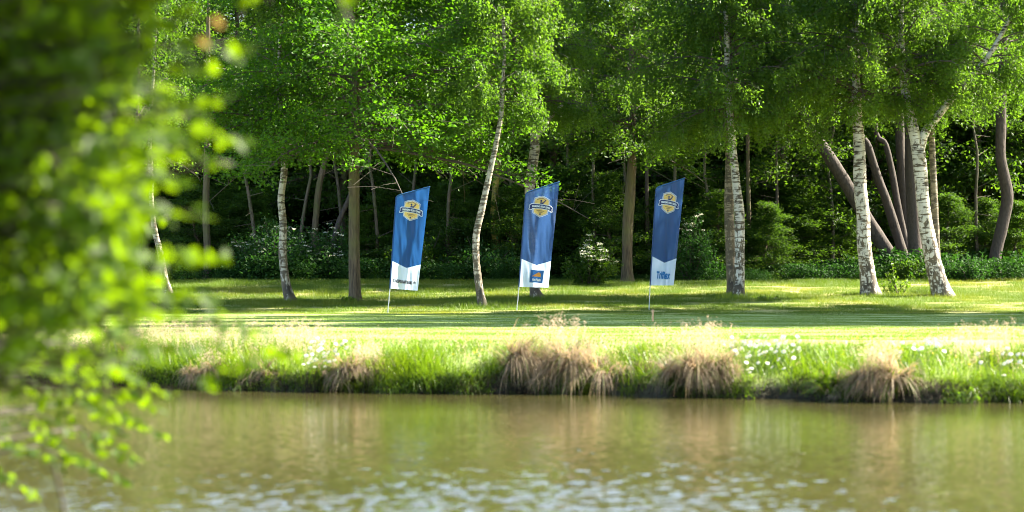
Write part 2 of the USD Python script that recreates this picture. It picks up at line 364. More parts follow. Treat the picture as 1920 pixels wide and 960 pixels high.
obj('water', (np.stack([X, Y, Z], -1).reshape(-1, 3), q), M['water'], smooth=True, kind='structure')

# ------------------------------------------------------------------ trees
def local(pathpx, d, base):
    """Pixel path (px, row, radius in px) -> points relative to the base, with radii in metres."""
    out = []
    for a in pathpx:
        dd = d + (a[3] if len(a) > 3 else 0)
        out.append([*(P(a[0], a[1], dd) - base), a[2] * dd / F])
    return np.array(out)

def grow(path, rng, h0, h1, R, nb, ns, nl, leaf, droop=0.3, hang=0.0, rise=0.5, scatter=0.16, low=0.75, aspect=0.55, sub=0.42, side=None, limb_r=0.38, up=0.6, sides=5, bare_to=0, bare_w=0.55, zmin=0.0):
    """Limbs that leave the stem between the heights h0 and h1, twigs on them, leaves round the twigs. Returns limbs mesh, leaf mesh."""
    z = path[:, 2]
    limbs, pts, alongs = MB(), [], []
    az0 = rng.uniform(0, 6.28)
    for b in range(nb):
        u = (b + rng.uniform(0, 1)) / nb
        h = h0 + (h1 - h0) * u ** 1.45
        k = np.array([np.interp(h, z, path[:, c]) for c in range(4)])
        az = az0 + b * 2.39996 + rng.normal(0, 0.3)
        if side is not None and rng.uniform() < side[1]:
            az = side[0] + rng.normal(0, 0.9)
        prof = np.interp(u, [0, 0.3, 0.6, 1], [low, 1, 0.8, 0.22])
        L = R * prof * rng.uniform(0.7, 1.15)
        el = rise * np.interp(u, [0, 0.3, 1], [0.25, 0.7, 1.5]) + rng.normal(0, 0.15)
        n = 7
        s = np.linspace(0, 1, n)
        hor = np.array([math.cos(az), math.sin(az), 0])
        p = k[:3] + np.outer(s * L * math.cos(el), hor)
        p[:, 2] += s * L * math.sin(el) - droop * L * s ** 2.2
        p += np.cumsum(rng.normal(0, 0.035 * L / 4, (n, 3)), 0) * s[:, None]
        r = np.maximum(k[3] * limb_r * (1 - s * 0.85) * min(1, L / R + 0.2), 0.008)
        limbs.add(*tube(p, r, sides, False))
        for j in range(ns):
            t = 0.14 + 0.86 * (j + rng.uniform()) / ns
            a = np.array([np.interp(t, s, p[:, c]) for c in range(3)])
            da = az + rng.choice([-1, 1]) * rng.uniform(0.3, 1.25)
            l2 = L * sub * (1.1 - 0.5 * t) * rng.uniform(0.6, 1.2)
            e2 = rng.normal(0.12, 0.3)
            dr = np.array([math.cos(da) * math.cos(e2), math.sin(da) * math.cos(e2), math.sin(e2)])
            ss = np.linspace(0, 1, 3)
            p2 = a + np.outer(ss * l2, dr)
            p2[:, 2] -= (droop * 0.6 + hang * 0.25) * l2 * ss ** 2
            limbs.add(*tube(p2, np.maximum(np.interp(t, s, r) * 0.5 * (1 - ss * 0.8), 0.005), 3, False))
            m = max(3, int(nl * rng.uniform(0.6, 1.4) * l2 / (L * sub * 0.85)))
            w = rng.uniform(0.1, 1.08, m)
            c = np.stack([np.interp(np.clip(w, 0, 1), ss, p2[:, q]) for q in range(3)], 1) + np.maximum(w - 1, 0)[:, None] * l2 * dr
            c = c + rng.normal(0, scatter, (m, 3)) * [1, 1, 0.6]
            if hang:
                g = rng.integers(0, max(2, m // 14), m)          # hanging twiglets
                off = rng.normal(0, 0.14, (max(2, m // 14), 3)) * [1, 1, 0.1]
                ln = rng.uniform(0.25, 1.0, max(2, m // 14)) * hang
                c = a + (p2[-1] - a) * ((g + 0.5) / max(2, m // 14))[:, None] + off[g] + rng.normal(0, scatter * 0.35, (m, 3))
                c[:, 2] -= rng.uniform(0, 1, m) * ln[g]
            if bare_to:
                k3 = np.stack([np.interp(c[:, 2], z, path[:, q]) for q in (0, 1)], 1)
                near = np.hypot(c[:, 0] - k3[:, 0], (c[:, 1] - k3[:, 1]) * 0.35) < bare_w
                c = c[~(near & (c[:, 2] < bare_to) & (rng.uniform(0, 1, len(c)) < 0.85))]
            pts.append(c)
            alongs.append(np.tile(dr, (len(c), 1)))
    c, al = np.vstack(pts), np.vstack(alongs)
    k = (c[:, 2] > zmin * (0.52 + 0.90 * meshkit.fbm(c * [0.55, 0.3, 0.0] + path[0, 0] + zmin * 7, 2)) + rng.uniform(-0.25, 0.25, len(c))) & ((c[:, 2] < 12.5) | (rng.uniform(0, 1, len(c)) < 0.42))          # the tops are coarser
    c, al = c[k], al[k]
    return limbs, leaves(c, leaf * np.where(c[:, 2] < 12.5, 1, 1.5), rng, aspect, up, 0.15 + 0.5 * (hang > 0), al)

BASES = []
def tree(name, label, base_px, pathpx, mats, crown=(), forks=(), d=None, group=None, seed=1, sides=14, n=70, rough=0.10, top=None, flare=1.35, cat='tree', slim=0.9):
    rng = np.random.default_rng(seed)
    d = d or row_d(base_px[1], base_px[0])
    base = P(base_px[0], base_px[1], d)
    base[2] = float(ground_z(base[0], base[1]))
    t = thing(name, label, cat, base, group=group)
    path = local(pathpx, d, base)
    path[:, 3] *= slim
    BASES.append(base)
    if top:                                                 # the stem goes on above the picture
        path = np.vstack([path, [path[-1, 0] + rng.normal(0, 0.3), path[-1, 1] + rng.normal(0, 0.3), top, 0.03]])
    path = np.vstack([[*(path[0, :3] - [0, 0, 0.25]), path[0, 3] * 1.1], path])
    sm = catmull(path, n)
    sm[:, 3] = np.maximum(sm[:, 3], 0.012)
    fl = 1 + (flare - 1) * np.exp(-np.clip(sm[:, 2], 0, None) / 0.16)
    obj('trunk', tube(sm[:, :3], sm[:, 3] * fl, sides, True, rough, seed), mats[0], t, smooth=True)
    limbs, leafs = MB(), MB()
    stems = [sm]
    for fpath in forks:
        fs = catmull(local(fpath, d, base), 40)
        obj('limb', tube(fs[:, :3], np.maximum(fs[:, 3], 0.012), 10, True, rough, seed + 3), mats[0], t, smooth=True)
        stems.append(fs)
    for spec in crown:
        spec = dict(spec)
        st = stems[spec.pop('stem', 0)]
        lb, lf = grow(st, rng, **spec)
        obj('branches', lb.out(), mats[1], t, kind='stuff')
        obj('crown', lf, mats[2], t)
    return t, base, d

BIRCH = (M['birch_bark'], M['dark_twig'], M['birch_leaf'])
BIRCHG = (M['birch_bark_grey'], M['dark_twig'], M['birch_leaf'])
BIRCHD = (M['birch_bark_dark'], M['dark_twig'], M['birch_leaf'])
OAK = (M['oak_bark'], M['dark_twig'], M['oak_leaf'])
WOOD = (M['wood_bark'], M['dark_twig'], M['wood_leaf'])
PINE = (M['pine_bark'], M['dark_twig'], M['wood_leaf'])

bc = lambda h0, h1, R, nb, **k: dict(dict(h0=h0, h1=h1, R=R, nb=nb, ns=11, nl=140, leaf=0.088, droop=0.42, hang=0.85, rise=0.75, low=0.75, aspect=0.7, sub=0.4, up=0.3, bare_to=8.2, zmin=4.0), **k)
tree('birch', 'slender curved birch half hidden behind the near bush, right one of two', (314, 554),
     [(316, 554, 10), (308, 522, 8.5), (301, 475, 6.5), (290, 432, 6), (284, 380, 5.2), (283, 320, 4.8), (281, 270, 4.2), (283, 200, 3.6), (290, 100, 3)], BIRCHG,
     [bc(4.2, 10.5, 2.0, 26, nl=50)], top=11, seed=11)
tree('birch', 'thin leaning birch with dark foot at far left behind the near bush', (288, 586),
     [(290, 586, 9), (278, 565, 7.5), (268, 540, 6.5), (262, 500, 5.5), (258, 430, 4.8), (255, 330, 4.2), (258, 200, 3.4)], BIRCHD,
     [bc(3.8, 9.5, 1.8, 22, nl=50)], top=10, seed=12)
tree('birch', 'grey crooked birch on the lawn left of the oak', (542, 568),
     [(545, 568, 12), (536, 532, 9.5), (530, 475, 8.5), (531, 420, 8), (527, 372, 7.5), (533, 320, 7), (530, 260, 6), (526, 200, 5), (524, 100, 4)], BIRCHG,
     [bc(4.2, 11.5, 2.2, 30, nl=55)], top=13, seed=13)
tree('oak', 'straight brown oak with broad bright green crown left of the first flag', (666, 570),
     [(666, 570, 15), (665, 540, 12.5), (664, 450, 11.5), (664, 380, 11.5), (664, 300, 11), (667, 230, 10), (668, 150, 9), (666, 60, 8), (664, -120, 6)], OAK,
     [dict(h0=4.6, h1=14.0, R=6.2, nb=88, ns=13, nl=118, zmin=3.9, leaf=0.128, droop=0.24, rise=0.42, low=1.0, scatter=0.24, aspect=0.55, sub=0.36)], top=15, seed=14, flare=1.25)
tree('birch', 'white birch with bent lower stem between the first and second flag', (904, 577),
     [(905, 577, 10), (899, 540, 8.2), (893, 490, 7.6), (893, 440, 7.2), (904, 390, 6.8), (917, 330, 6), (930, 270, 5.4), (940, 210, 5), (942, 150, 4.3), (944, 50, 3.4)], BIRCHG,
     [bc(5.8, 11.5, 2.2, 30, zmin=4.7)], top=13.5, seed=15)
tree('birch', 'tall white birch standing behind the second flag', (1005, 562),
     [(1008, 562, 13), (1003, 545, 11), (1000, 500, 10.5), (997, 420, 10.5), (993, 360, 10.5), (1000, 300, 10.5), (1003, 260, 9.5), (996, 190, 8), (992, 120, 7), (988, 40, 6), (985, -80, 4.5)], BIRCHG,
     [bc(5.8, 13, 3.2, 48, zmin=4.9)], top=14.5, seed=16,
     forks=[[(1003, 262, 5), (1018, 240, 4.5), (1040, 210, 3.5), (1062, 190, 2)], [(992, 110, 4), (1010, 60, 3.5), (1030, 10, 2.5)]])
tree('birch', 'darker barked stem just left of the white birch right of the third flag', (1372, 557),
     [(1374, 557, 12), (1370, 480, 10.5), (1367, 400, 10), (1368, 300, 9), (1369, 200, 8), (1370, 60, 6)], BIRCHD,
     [bc(5.8, 13, 3.2, 32)], top=14.5, seed=17, d=75.8)
tree('birch', 'white birch with black cross streaks to the right of the third flag', (1386, 558),
     [(1385, 558, 12), (1387, 480, 10.5), (1386, 400, 10.5), (1381, 350, 9), (1375, 290, 8), (1370, 230, 7), (1366, 180, 6.5), (1362, 60, 5.5)], BIRCH,
     [bc(5.5, 13.2, 3.7, 54)], top=14.5, seed=18, d=74.6)
tree('birch', 'thick white birch with straight stem left of the forked birch', (1631, 556),
     [(1633, 556, 20), (1626, 510, 16), (1620, 450, 14.5), (1618, 400, 14), (1612, 340, 13.5), (1612, 290, 12.5), (1609, 240, 11), (1606, 190, 10), (1605, 130, 8), (1604, 30, 6)], BIRCH,
     [bc(6.2, 13.5, 3.6, 52, bare_w=0.8, bare_to=9.4)], top=14.8, seed=19)
forked, fb, fd = tree('birch', 'big forked birch with stem splitting in two at right of the lawn', (1765, 558),
     [(1768, 558, 21), (1755, 512, 18), (1743, 460, 16), (1736, 420, 14.5), (1730, 370, 13.5), (1725, 310, 14.5), (1719, 268, 13), (1706, 215, 10), (1694, 150, 8), (1690, 80, 6.5), (1688, -60, 5)], BIRCH,
     [bc(6.5, 13.5, 3.4, 44, bare_w=1.0), bc(7.0, 11.0, 2.6, 22, stem=1, bare_w=0.7)], top=14.8, seed=20,
     forks=[[(1724, 285, 9), (1733, 252, 8.5), (1750, 228, 7.6), (1782, 188, 6.8), (1822, 143, 6), (1858, 98, 5), (1890, 40, 4), (1925, -40, 3), (1950, -140, 2)]])
g = trimesh.creation.icosphere(2, 1.0)
g.vertices *= [0.15, 0.09, 0.24]
g.vertices *= (1 + 0.5 * (meshkit.fbm(np.array(g.vertices) * 14, 2)[:, None] - 0.5))
g.apply_translation(P(1727, 290, fd - 0.16) - fb)
obj('knot', (g.vertices, g.faces), M['birch_bark_grey'], forked, smooth=True, label='brown knot scar below the fork')
tree('birch', 'narrow birch stem close behind the forked birch', (1764, 553),
     [(1764, 553, 8), (1757, 480, 7.5), (1753, 400, 7.5), (1750, 330, 7), (1748, 280, 6.5), (1746, 200, 5.5), (1744, 50, 4)], BIRCHD,
     [bc(6.5, 12.5, 2.2, 20)], top=14, seed=21, d=77.5)

tree('edge_tree', 'stout brown trunk at the wood edge left of the third flag', (1176, 531),
     [(1176, 531, 13), (1176, 480, 11), (1177, 420, 11.5), (1181, 370, 11), (1185, 300, 9), (1185, 200, 7), (1186, 60, 5)], (M['oak_bark'], M['dark_twig'], M['wood_leaf']),
     [dict(h0=4.5, h1=13, R=3.8, nb=56, zmin=3.6, ns=10, nl=80, leaf=0.14, droop=0.3, rise=0.4, low=0.7, scatter=0.2)], top=16, seed=30, d=83.3)

# stems seen in the shade of the wood
def stem(name, label, px, d, mats=WOOD, top=14, seed=1, crown=(), **k):
    tree(name, label, (px[0][0], 525), [(px[0][0] + 0.4 * (px[0][0] - px[1][0]), 527, px[0][2] * 1.1)] + px, mats, crown, d=d, top=top, seed=seed, sides=10, n=40, slim=0.87, **k)
pc = lambda h0, h1, R, nb, **k: dict(dict(h0=h0, h1=h1, R=R, nb=nb, ns=7, nl=45, leaf=0.16, droop=0.2, rise=0.5, low=0.8, scatter=0.25), **k)
stem('pine', 'thick pine trunk leaning far to the left behind the thick white birch', [(1684, 500, 15.5), (1660, 465, 15), (1630, 418, 14.5), (1600, 368, 14), (1570, 318, 13.5), (1542, 275, 12.5), (1520, 240, 11), (1492, 180, 9), (1455, 60, 7)], 87.5, PINE, 15, 31, [pc(8, 15, 3, 16)])
stem('pine', 'slim pine trunk leaning left, nearest right of the thick white birch', [(1700, 500, 12), (1688, 460, 11), (1665, 385, 10), (1645, 330, 9), (1628, 275, 8), (1608, 210, 6)], 88.2, PINE, 12, 32, [pc(8, 12, 2.5, 10)])
stem('pine', 'thinnest leaning pine between the slim and the upright pine trunks', [(1708, 500, 9.5), (1698, 460, 9), (1684, 390, 8), (1672, 320, 7), (1660, 270, 6), (1640, 225, 5)], 88.9, PINE, 11, 33, [pc(8, 11, 2, 8)])
stem('pine', 'upright pine trunk left of the stoutest pine behind the forked birch', [(1704, 500, 11.5), (1700, 450, 11), (1695, 380, 11), (1690, 310, 10.5), (1687, 240, 10), (1684, 100, 8)], 89.6, PINE, 17, 34, [pc(9, 17, 3, 20)])
stem('pine', 'stoutest upright pine trunk directly left of the forked birch', [(1718, 500, 15.5), (1714, 440, 15), (1710, 360, 14), (1708, 300, 13), (1708, 200, 12), (1708, 60, 10)], 87.0, PINE, 18, 35, [pc(9, 18, 3, 22)])
stem('pine', 'wavy pine trunk alone at the right edge of the picture', [(1865, 495, 13.5), (1868, 470, 13), (1880, 420, 13), (1889, 370, 13), (1883, 330, 12), (1876, 290, 11), (1877, 230, 11), (1879, 150, 9), (1882, 0, 7)], 87.0, PINE, 16, 36, [pc(8, 16, 3, 20)])
stem('wood_tree', 'grey stem rising in shade behind the crooked grey birch and the oak', [(589, 500, 8), (590, 440, 7.5), (593, 400, 7), (598, 350, 7), (608, 305, 6), (620, 240, 5)], 88, WOOD, 12, 37, [pc(7, 12, 2.5, 10)])
stem('wood_tree', 'thin leaning stem in shade just left of the oak trunk', [(608, 520, 6.5), (620, 475, 6), (634, 420, 6), (650, 382, 5), (668, 335, 4), (690, 280, 3)], 87, (M['pine_bark'], M['dark_twig'], M['wood_leaf']), 9, 38, [pc(5, 9, 1.5, 6)])
stem('wood_tree', 'dim stump-like trunk in shade at left between the two slender birches', [(388, 510, 9), (389, 470, 8), (386, 400, 8), (388, 300, 7), (390, 100, 5)], 87, WOOD, 14, 39, [pc(5, 14, 3, 20)])
stem('wood_tree', 'mossy yellowish trunk in the wood right of the bent birch', [(929, 505, 10), (929, 450, 9), (926, 400, 8), (930, 340, 7), (938, 200, 6)], 88, (M['moss_bark'], M['dark_twig'], M['wood_leaf']), 14, 40, [pc(6, 14, 3, 20)])
stem('wood_tree', 'reddish thin stem just left of the third flag', [(1215, 505, 6), (1214, 450, 5.5), (1213, 400, 5), (1213, 300, 4), (1214, 100, 3)], 88, (M['pine_bark'], M['dark_twig'], M['wood_leaf']), 14, 41, [pc(6, 14, 2.5, 14)])
stem('wood_tree', 'dark stem in the wood just right of the white birch by the third flag', [(1403, 505, 6), (1402, 450, 5.5), (1404, 400, 5), (1402, 300, 4), (1402, 100, 3)], 89, WOOD, 14, 42, [pc(6, 14, 2.5, 14)])

# the wood behind: four kinds of tree, then copies
rng = np.random.default_rng(7)
def wood_proto(name, label, loc, seed, H, R, nl, group, leafmat='wood_leaf', h0=2.0, leaf=0.165):
    r = np.random.default_rng(seed)
    z = np.linspace(-0.3, H, 24)
    path = np.stack([np.cumsum(r.normal(0, 0.07, 24)), np.cumsum(r.normal(0, 0.07, 24)), z, np.linspace(0.17, 0.03, 24)], 1)
    t = thing(name, label, 'tree', loc, group=group)
    obj('trunk', tube(path[:, :3], path[:, 3], 9, True, 0.1, seed), M['wood_bark'], t, smooth=True)
    lb, lf = grow(path, r, h0, H - 0.5, R, 66, 10, int(nl * 1.2), leaf, 0.28, 0, 0.45, 0.30, 0.7)
    obj('branches', lb.out(), M['dark_twig'], t)
    obj('crown', lf, M[leafmat], t)
    return t
GW = 'trees deep in the wood'
LWS = ['medium tall round crowned tree in the dark wood behind the lawn', 'tallest kind of tree in the dark wood behind the lawn', 'tree with leaves almost to the ground in the dark wood', 'bushy hazel in the dark wood behind the lawn']
GWS = ['round crowned trees deep in the wood', 'tall trees deep in the wood', 'low crowned trees deep in the wood', 'hazels deep in the wood']
def at_ground(x, y):
    return (x, y, float(ground_z(x, y)))
protos = [wood_proto('woodland_tree', LWS[0], at_ground(-14, 93), 51, 19, 4.2, 62, GWS[0]),
          wood_proto('tall_woodland_tree', LWS[1], at_ground(-6.5, 94), 52, 22, 4.6, 62, GWS[1], h0=3.2),
          wood_proto('low_woodland_tree', LWS[2], at_ground(1.5, 93), 53, 15, 3.8, 58, GWS[2], h0=0.8),
          wood_proto('hazel_tree', LWS[3], at_ground(9.5, 96), 54, 10, 3.4, 46, GWS[3], h0=0.4)]
spots = []
for row, (yy, step, x0, x1) in enumerate([(93, 4.4, -24, 48), (98.5, 4.6, -26, 46), (105, 4.4, -28, 44), (112, 4.0, -32, 42), (119, 4.0, -33, 40)]):
    x = x0 + (row % 2) * 2.0
    while x < x1:
        spots.append((x + rng.normal(0, 0.7), yy + rng.normal(0, 1.2)))
        x += step
for k, (x, y) in enumerate(spots):
    if any(math.hypot(x - a, y - b) < 2.2 for a, b in [(-14, 93), (-6.5, 94), (1.5, 93), (9.5, 96)]):
        continue
    pr = protos[int(rng.choice([0, 1, 2, 3], p=[0.3, 0.3, 0.22, 0.18] if y < 101 else [0.15, 0.15, 0.4, 0.3]))]
    fx = 960 + F * x / y
    if y < 96 and 1480 < fx < 1960:
        pr = protos[1]; y += 4
    out = fx > 2150 or fx < -150
    if fx > 2080 and y < 101:
        continue                                            # a gap in the wood lets the sun in from the right
    dup(pr, at_ground(x, y), rng.uniform(0, 360), 'broadleaf tree of the wood beyond the sides of the picture' if out else LWS[protos.index(pr)],
        'trees beyond the sides' if out else GWS[protos.index(pr)], rng.uniform(0.85, 1.15))

for x in np.arange(-25, 27, 2.6):
    x = x + rng.normal(0, 0.5); y = 100 + rng.normal(0, 1.0)
    dup(protos[3], at_ground(x, y), rng.uniform(0, 360), 'dark hazel filling the shade between the trunks of the wood', 'hazels filling the shade of the wood', rng.uniform(0.8, 1.2))
for px, y, sc, where in [(360, 88, .34, 'left of the dim trunk behind the two slender birches'), (430, 90, .42, 'right of the dim trunk behind the two slender birches'), (470, 88.5, .36, 'just left of the crooked grey birch'),
                         (690, 88, .33, 'just right of the oak trunk'), (735, 90, .42, 'at the left edge of the first flag'), (770, 88.5, .28, 'straight behind the first flag'), (850, 88, .36, 'between the first flag and the bent birch'),
                         (885, 90, .46, 'behind the bent white birch'), (955, 88, .38, 'at the left edge of the second flag'), (1010, 89, .34, 'straight behind the second flag'), (1060, 90, .48, 'just right of the second flag'),
                         (1140, 88, .4, 'behind the pale blossoming shrub'), (1240, 88.5, .36, 'straight behind the third flag'), (1300, 90, .46, 'right of the third flag'), (1345, 88, .34, 'left of the pair of birch stems'),
                         (1440, 88.5, .3, 'right of the pair of birch stems'), (1480, 91, .4, 'left of the far leaning pine'), (1580, 92, .3, 'under the far leaning pine'), (1780, 91, .34, 'right of the forked birch'),
                         (1850, 92, .3, 'left of the wavy pine'), (1910, 91, .34, 'right of the wavy pine')]:
    x = (px - 960) / F * y
    dup(protos[3], at_ground(x, y), rng.uniform(0, 360), 'dim green hazel bush ' + where, 'hazel bushes at the edge of the wood', (sc * 1.7, sc * 1.4, sc * rng.uniform(0.8, 1.05)), 'bush')
r2 = np.random.default_rng(66)
def thin_stem(loc, label):
    t = thing('thin_stem', label, 'tree', loc, group='thin stems in the shade of the wood')
    q = np.stack([np.cumsum(r2.normal(0, 0.10, 12)), np.cumsum(r2.normal(0, 0.06, 12)), np.linspace(-0.2, 9, 12), np.linspace(0.075, 0.03, 12)], 1)
    obj('trunk', tube(q[:, :3], q[:, 3], 7, True, 0.1, 5), M['stem_bark'], t, smooth=True)
    mb = MB()
    for k in range(12):
        h = r2.uniform(1.2, 6); a = r2.uniform(0, 6.28); l = r2.uniform(0.3, 1.1)
        p0 = np.array([np.interp(h, q[:, 2], q[:, c]) for c in (0, 1, 2)])
        mb.add(*tube(np.linspace(p0, p0 + [l * math.cos(a), l * math.sin(a), r2.normal(0.1, 0.25) * l], 4), np.linspace(0.016, 0.006, 4), 4, False))
    obj('dead_branches', mb.out(), M['stem_bark'], t, kind='stuff')
    return t
st0 = thin_stem(at_ground((480 - 960) / F * 87, 87), 'thin bare stem left of the crooked birch in the shade of the wood')
for k, (px, y) in enumerate([(560, 88), (640, 89.5), (705, 87.5), (760, 89), (842, 87.5), (965, 88), (1065, 90), (1120, 88), (1150, 89), (1255, 87.5), (1330, 88.5), (1450, 90), (1560, 91), (1835, 91)]):
    dup(st0, at_ground((px - 960) / F * y, y), r2.uniform(0, 360), 'thin bare stem with dead twigs in the shade of the wood', 'thin stems in the shade of the wood', (1, 1, r2.uniform(0.9, 1.1)))
# trees right of the picture that shade the lawn and the flags
GS = 'tall trees right of the picture'
shade0 = wood_proto('tall_edge_tree', 'tall broadleaf tree beside the lawn beyond the right edge', at_ground(21, 52), 55, 23, 5.0, 62, GS, h0=11.5, leaf=0.22)
for (x, y, s) in [(21, 45.5, 0.95), (21.5, 58.5, 1.0), (21, 65, 0.97), (22, 71, 0.93), (28, 50, 1.0), (28, 58, 1.05), (28, 66, 1.0)]:
    dup(shade0, at_ground(x, y), rng.uniform(0, 360), 'tall broadleaf tree beside the lawn beyond the right edge', GS, s)

# ------------------------------------------------------------------ shrubs at the wood's edge
def shrub(name, label, px, row, d, w, h, n, leaf, lm, seed, blossoms=0, cat='shrub', bl_h=0.35, bl_size=0.10, group=None):
    r = np.random.default_rng(seed)
    base = P(px, row, d); base[2] = float(ground_z(base[0], base[1]))
    t = thing(name, label, cat, base, group=group)
    st, pts, tips = MB(), [], []
    ns = max(10, int(n / 110))
    for k in range(ns):
        az = r.uniform(0, 6.28)
        rad = w * 0.5 * math.sqrt(r.uniform(0, 1))
        top = np.array([rad * math.cos(az), rad * math.sin(az) * 0.8, h * (1 - 0.55 * (rad / (w * 0.5)) ** 2) * r.uniform(0.45, 1.0)])
        foot = np.array([top[0] * 0.25, top[1] * 0.25, -0.1])
        s = np.linspace(0, 1, 6)[:, None]
        p = foot + (top - foot) * s + np.array([top[0], top[1], 0]) * 0.25 * np.sin(s * np.pi) * -0.5
        p[:, :2] += np.cumsum(r.normal(0, 0.04, (6, 2)), 0)
        st.add(*tube(p, np.linspace(0.022, 0.006, 6), 4, False))
        m = n // ns
        u = r.beta(2.2, 1.0, m)
        c = np.stack([np.interp(u, s[:, 0], p[:, q]) for q in range(3)], 1) + r.normal(0, 0.17 * w / 3, (m, 3))
        c[:, 2] = np.maximum(c[:, 2], 0.03)
        pts.append(c); tips.append(p[-1])
    obj('stems', st.out(), M['dark_twig'], t)
    obj('foliage', leaves(np.vstack(pts), leaf, r, 0.55, 0.7, 0.2), M[lm], t)
    pts = np.vstack(pts)
    if blossoms:
        front = pts[(pts[:, 2] > h * bl_h) & (pts[:, 1] < 0.15 * w)]
        for c in front[r.choice(len(front), blossoms, replace=False)]:
            k = 16
            a = r.uniform(0, 6.28, k); q = bl_size * np.sqrt(r.uniform(0, 1, k))
            cc = c + np.array([0, -0.10, 0.06]) + np.stack([q * np.cos(a), q * np.sin(a), r.normal(0, 0.015, k)], 1)
            obj('blossom', leaves(cc, 0.055, r, 0.95, 1.8, 0), M['cream_blossom'], t)
    return t
shrub('elder_shrub', 'broad dark shrub dotted with white blossom behind the crooked grey birch', 520, 528, 85.5, 3.6, 2.5, 7500, 0.11, 'shrub_leaf', 61, 60)
shrub('elder_shrub', 'dark blossoming shrub just left of the oak trunk', 615, 526, 86, 2.6, 2.1, 4500, 0.11, 'shrub_leaf', 62, 42)
shrub('elder_shrub', 'pale sunlit blossoming shrub between the second and third flag', 1105, 532, 81.6, 1.9, 1.85, 3600, 0.12, 'wood_leaf', 63, 70, bl_h=0.4, bl_size=0.12)
shrub('elder_shrub', 'tall shrub with a few white flowers right of the third flag', 1292, 528, 84.8, 1.9, 2.7, 4200, 0.11, 'shrub_leaf', 64, 14, bl_h=0.6)
shrub('round_shrub', 'low dark leafy shrub between the leaning pines and the forked birch', 1712, 522, 84.5, 1.5, 0.95, 2200, 0.10, 'wood_leaf', 65)
shrub('round_shrub', 'low green shrub to the right of the forked birch', 1818, 524, 84.2, 1.9, 0.95, 2400, 0.10, 'shrub_leaf', 66)
shrub('round_shrub', 'leafy shrub filling the shade behind the first flag', 800, 526, 86.5, 3.4, 2.2, 4600, 0.12, 'wood_leaf', 67)
shrub('round_shrub', 'leafy shrub in shade behind the bent white birch', 905, 526, 86.3, 2.8, 1.7, 3600, 0.12, 'shrub_leaf', 68)
shrub('sapling', 'bright yellow green sapling between the two thick birches', 1680, 545, 76.5, 0.8, 1.15, 400, 0.11, 'sapling_leaf', 69, cat='sapling')
shrub('weed_clump', 'small bright weed clump right of the white birch pair', 1437, 566, 73, 0.45, 0.24, 130, 0.09, 'sapling_leaf', 70, cat='plant')
shrub('weed_clump', 'green weeds sprouting at the foot of the oak', 655, 574, 71.3, 0.75, 0.28, 260, 0.09, 'sapling_leaf', 71, cat='plant')

def scatter_patch(name, protos_, pos, rz, sc, kind='stuff', **kw):
    """One PointInstancer of alike patches that nobody could count."""
    pi = UsdGeom.PointInstancer.Define(stage, f'/World/{name}')
    rel = pi.CreatePrototypesRel()
    for k, (mesh, m) in enumerate(protos_):
        pm = usdkit.mesh(stage, f'/World/{name}/patch' + (f'_{k:03d}' if k else ''), mesh, m)
        rel.AddTarget(pm.GetPath())
    n = len(pos)
    r = np.random.default_rng(n)
    pi.CreateProtoIndicesAttr(Vt.IntArray.FromNumpy(r.integers(0, len(protos_), n).astype(np.int32)))
    pi.CreatePositionsAttr(Vt.Vec3fArray.FromNumpy(np.asarray(pos, np.float32)))
    pi.CreateOrientationsAttr(Vt.QuathArray([Gf.Quath(float(math.cos(a / 2)), 0, 0, float(math.sin(a / 2))) for a in rz]))
    pi.CreateScalesAttr(Vt.Vec3fArray.FromNumpy(np.asarray(sc, np.float32)))
    cd(pi.GetPrim(), kind=kind, **kw)

# undergrowth strip along the wood
def herb(seed):
    r = np.random.default_rng(seed)
    k = 300
    c = r.normal(0, 1, (k, 3)) * [0.32, 0.28, 0] + np.stack([0 * np.arange(k), 0 * np.arange(k), r.beta(1.6, 1.2, k) * 0.62], 1)
    return leaves(c, 0.10, r, 0.6, 0.9, 0.3)
r = np.random.default_rng(80)
n = 470
hx = r.uniform(-21, 21, n); hy = 84.0 + r.gamma(1.4, 2.0, n)
scatter_patch('undergrowth', [(herb(s), M['undergrowth_leaf']) for s in (1, 2, 3)], np.stack([hx, hy, ground_z(hx, hy) - 0.02], 1), r.uniform(0, 6.28, n),
              (r.uniform(0.55, 1.35, n) * (0.25 + 1.35 * meshkit.noise(np.stack([hx * 0.6, hy * 0.5, 0 * hx], 1))))[:, None] * np.ones(3),
              label='low dark green undergrowth along the foot of the wood', category='undergrowth')

# rough grass of the lawn under the trees
def tuft(seed, k, hmin, hmax, rad, w):
    r = np.random.default_rng(seed)
    b = np.stack([r.uniform(-rad, rad, k), r.uniform(-rad, rad, k), np.full(k, -0.01)], 1)
    return blades(b, r.uniform(hmin, hmax, k), r.uniform(0.6, 1.2, k) * w, r.uniform(0, 6.28, k), r.uniform(0, 0.4, k), r.uniform(0.3, 1.3, k), r, 2)
r = np.random.default_rng(81)
n = 2600
gx_ = r.uniform(-19, 19, n); gy_ = 62 + 23 * r.beta(1.2, 1.0, n)
s_ = 0.45 + 0.9 * meshkit.fbm(np.stack([gx_ * 0.35, gy_ * 0.35, 0 * gx_], 1), 2, 3)
tb = np.array([b for b in BASES if b[1] < 80 and b[1] > 60])
ta = r.uniform(0, 6.28, (len(tb), 9)); tr = r.uniform(0.15, 0.75, (len(tb), 9))
s_ = s_ * np.interp(gy_, [62, 67, 72, 85], [0.3, 0.6, 0.95, 1.2])
gx_ = np.concatenate([gx_, (tb[:, :1] + tr * np.cos(ta)).ravel()]); gy_ = np.concatenate([gy_, (tb[:, 1:2] + tr * np.sin(ta)).ravel()])
s_ = np.concatenate([s_, r.uniform(1.0, 2.1, ta.size)]); n = len(gx_)
